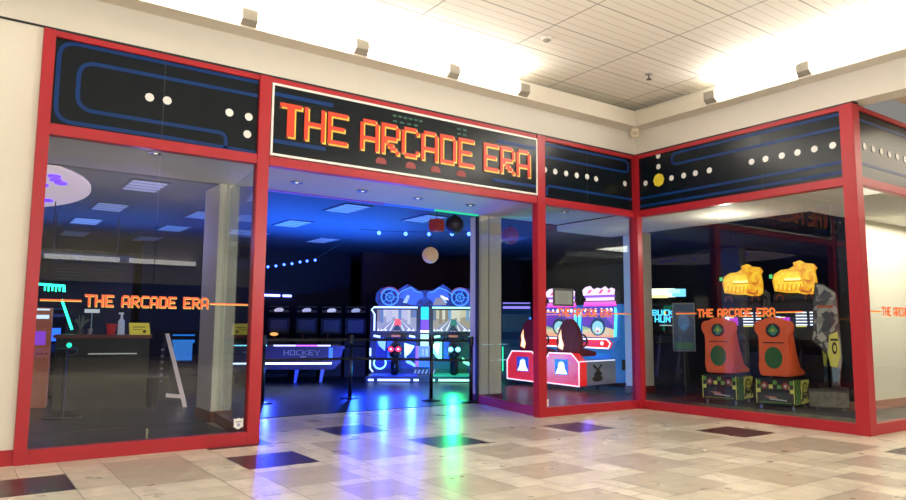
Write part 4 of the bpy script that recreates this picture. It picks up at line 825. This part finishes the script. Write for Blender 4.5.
# ------------------------------------------------------------------ notices on the glass
t=thing('paper_notice','framed grey notice fixed to the glass above the red driving games','notice',(8.49,8.722,1.83)); box('frame',(-.24,-.012,-.01),(.24,-.003,.29),FL((.05,.055,.06)),t)
art('sheet',[(FL((.28,.31,.30)),R4(-.2,.02,.2,.25)),(FL((.08,.09,.09)),R4(-.17,.265,.0,.275))]+[(FL((.18,.2,.2)),R4(-.14,.05+.035*j,.10,.057+.035*j)) for j in range(5)],t,at=-.012,step=.0006)
t=thing('sticker','small white sticker at the bottom of the glass beside the red post','sticker',(8.11,8.722,.22)); art('sheet',[(WHITEDOT,R4(-.022,-.06,.022,.06)),(FL((.4,.4,.4)),R4(-.015,-.01,.015,.0))],t)
t=thing('shield_sticker','white shield sticker in the lower right corner of the left window','sticker',(2.965,8.722,.26))
art('sheet',[(WHITEDOT,[(-.06,.06),(-.03,.05),(0,.065),(.03,.05),(.06,.06),(.055,.0),(.06,-.04),(.0,-.075),(-.06,-.04),(-.055,0)]),(FL((.35,.38,.5)),R4(-.035,.01,.035,.025)),(FL((.35,.38,.5)),circ(0,-.02,.02,n=10))],t)
# ------------------------------------------------------------------ LIGHTS
def light(kind,loc,e,col,rot=(0,0,0),size=1,size_y=None,r=.1,spec=1):
    l=bpy.data.lights.new('fill_light',kind); l.energy=e; l.color=col
    if kind=='AREA':
        l.size=size
        if size_y: l.shape='RECTANGLE'; l.size_y=size_y
    elif kind=='POINT': l.shadow_soft_size=r
    o=bpy.data.objects.new('fill_light',l); COL.objects.link(o); o.location=loc; o.rotation_euler=rot; l.specular_factor=spec; return o
for x,y,e in ((-5,-2,280),(-1,-5,380),(3,-3,330),(-2,1.5,150),(6,-5,330),(5.0,4.6,150)):
    light('POINT',(x,y,2.7),e,(1,.96,.89),r=0)  # added fill points for the mall, no fixtures at these spots
# cove lights along the far side of the mall, seen only as reflections in the glass
for i in range(6):
    t=thing('strip_light','cove strip light on the far side of the mall behind the viewpoint','light',(-9+3.4*i,-17.55,4.3),group='cove strip lights behind the viewpoint'); box('diffuser',(-1.5,0,0),(1.5,.05,.22),M('far_cove_tube',(1,1,1),.5,(1,.95,.86),4,noise=0),t); box('housing',(-1.55,-.349,-.06),(1.55,.05,0),LEDGE,t)
light('AREA',(16,1,4.9),500,(1,.88,.70),size=6)
light('AREA',(14.6,5.5,3.45),110,(1,.92,.78),size=2.6,size_y=1.0)  # added fill to brighten the cream display wall
# coloured pools inside the arcade: added lights without fixtures, for glow and floor streaks
light('POINT',(7.45,14.3,.6),190,(.01,.05,1),r=0); light('POINT',(8.05,14.0,.6),210,(.01,.07,1),r=0); light('POINT',(8.6,13.7,.6),200,(.01,.06,1),r=0); light('POINT',(9.45,13.3,.55),120,(.02,1,.28),r=0); light('POINT',(5.3,14.0,.5),110,(.02,.05,1),r=0); light('POINT',(11.1,10.7,.6),10,(.2,.12,1),r=0)
light('AREA',(7.2,15.6,2.7),330,(.02,.16,1),rot=(PI,0,0),size=4.5,size_y=3,spec=0)
light('AREA',(2.6,17.5,2.9),60,(.03,.22,1),rot=(PI,0,0),size=3,size_y=2,spec=0)
light('POINT',(6.0,15.2,2.4),30,(.03,.06,1),r=0,spec=.2)
light('POINT',(11.0,12.2,2.4),3,(.45,.2,1),r=0,spec=.3)
light('POINT',(2.4,12.2,2.9),22,(.35,.30,.9),r=0,spec=.2)
light('POINT',(3.9,12.4,.5),5,(1,.15,.45),r=0,spec=.2)
light('POINT',(11.4,7.5,3.1),38,(1,.9,.75),r=0,spec=.2)  # added warm fill for the orange seats, no fixture there
# ------------------------------------------------------------------ world, view, camera
w=bpy.data.worlds.new('World'); S.world=w; w.use_nodes=True; w.node_tree.nodes['Background'].inputs[0].default_value=(1,.95,.88,1); w.node_tree.nodes['Background'].inputs[1].default_value=.25
S.view_settings.view_transform='Standard'; S.view_settings.look='None'; S.view_settings.exposure=0; S.view_settings.gamma=1
f,yaw,pitch,roll=703.504557,.616594,.1092656,.0064757
fw=Vector((math.sin(yaw)*math.cos(pitch),math.cos(yaw)*math.cos(pitch),math.sin(pitch))); r=Vector((math.cos(yaw),-math.sin(yaw),0)); u=r.cross(fw)
r2=r*math.cos(roll)+u*math.sin(roll); u2=-r*math.sin(roll)+u*math.cos(roll)
cd=bpy.data.cameras.new('camera'); cd.sensor_width=36; cd.lens=36*f/906; cd.clip_end=200
cam=bpy.data.objects.new('camera',cd); COL.objects.link(cam)
cam.matrix_world=Matrix(((r2.x,u2.x,-fw.x,0),(r2.y,u2.y,-fw.y,0),(r2.z,u2.z,-fw.z,1.45),(0,0,0,1)))
S.camera=cam
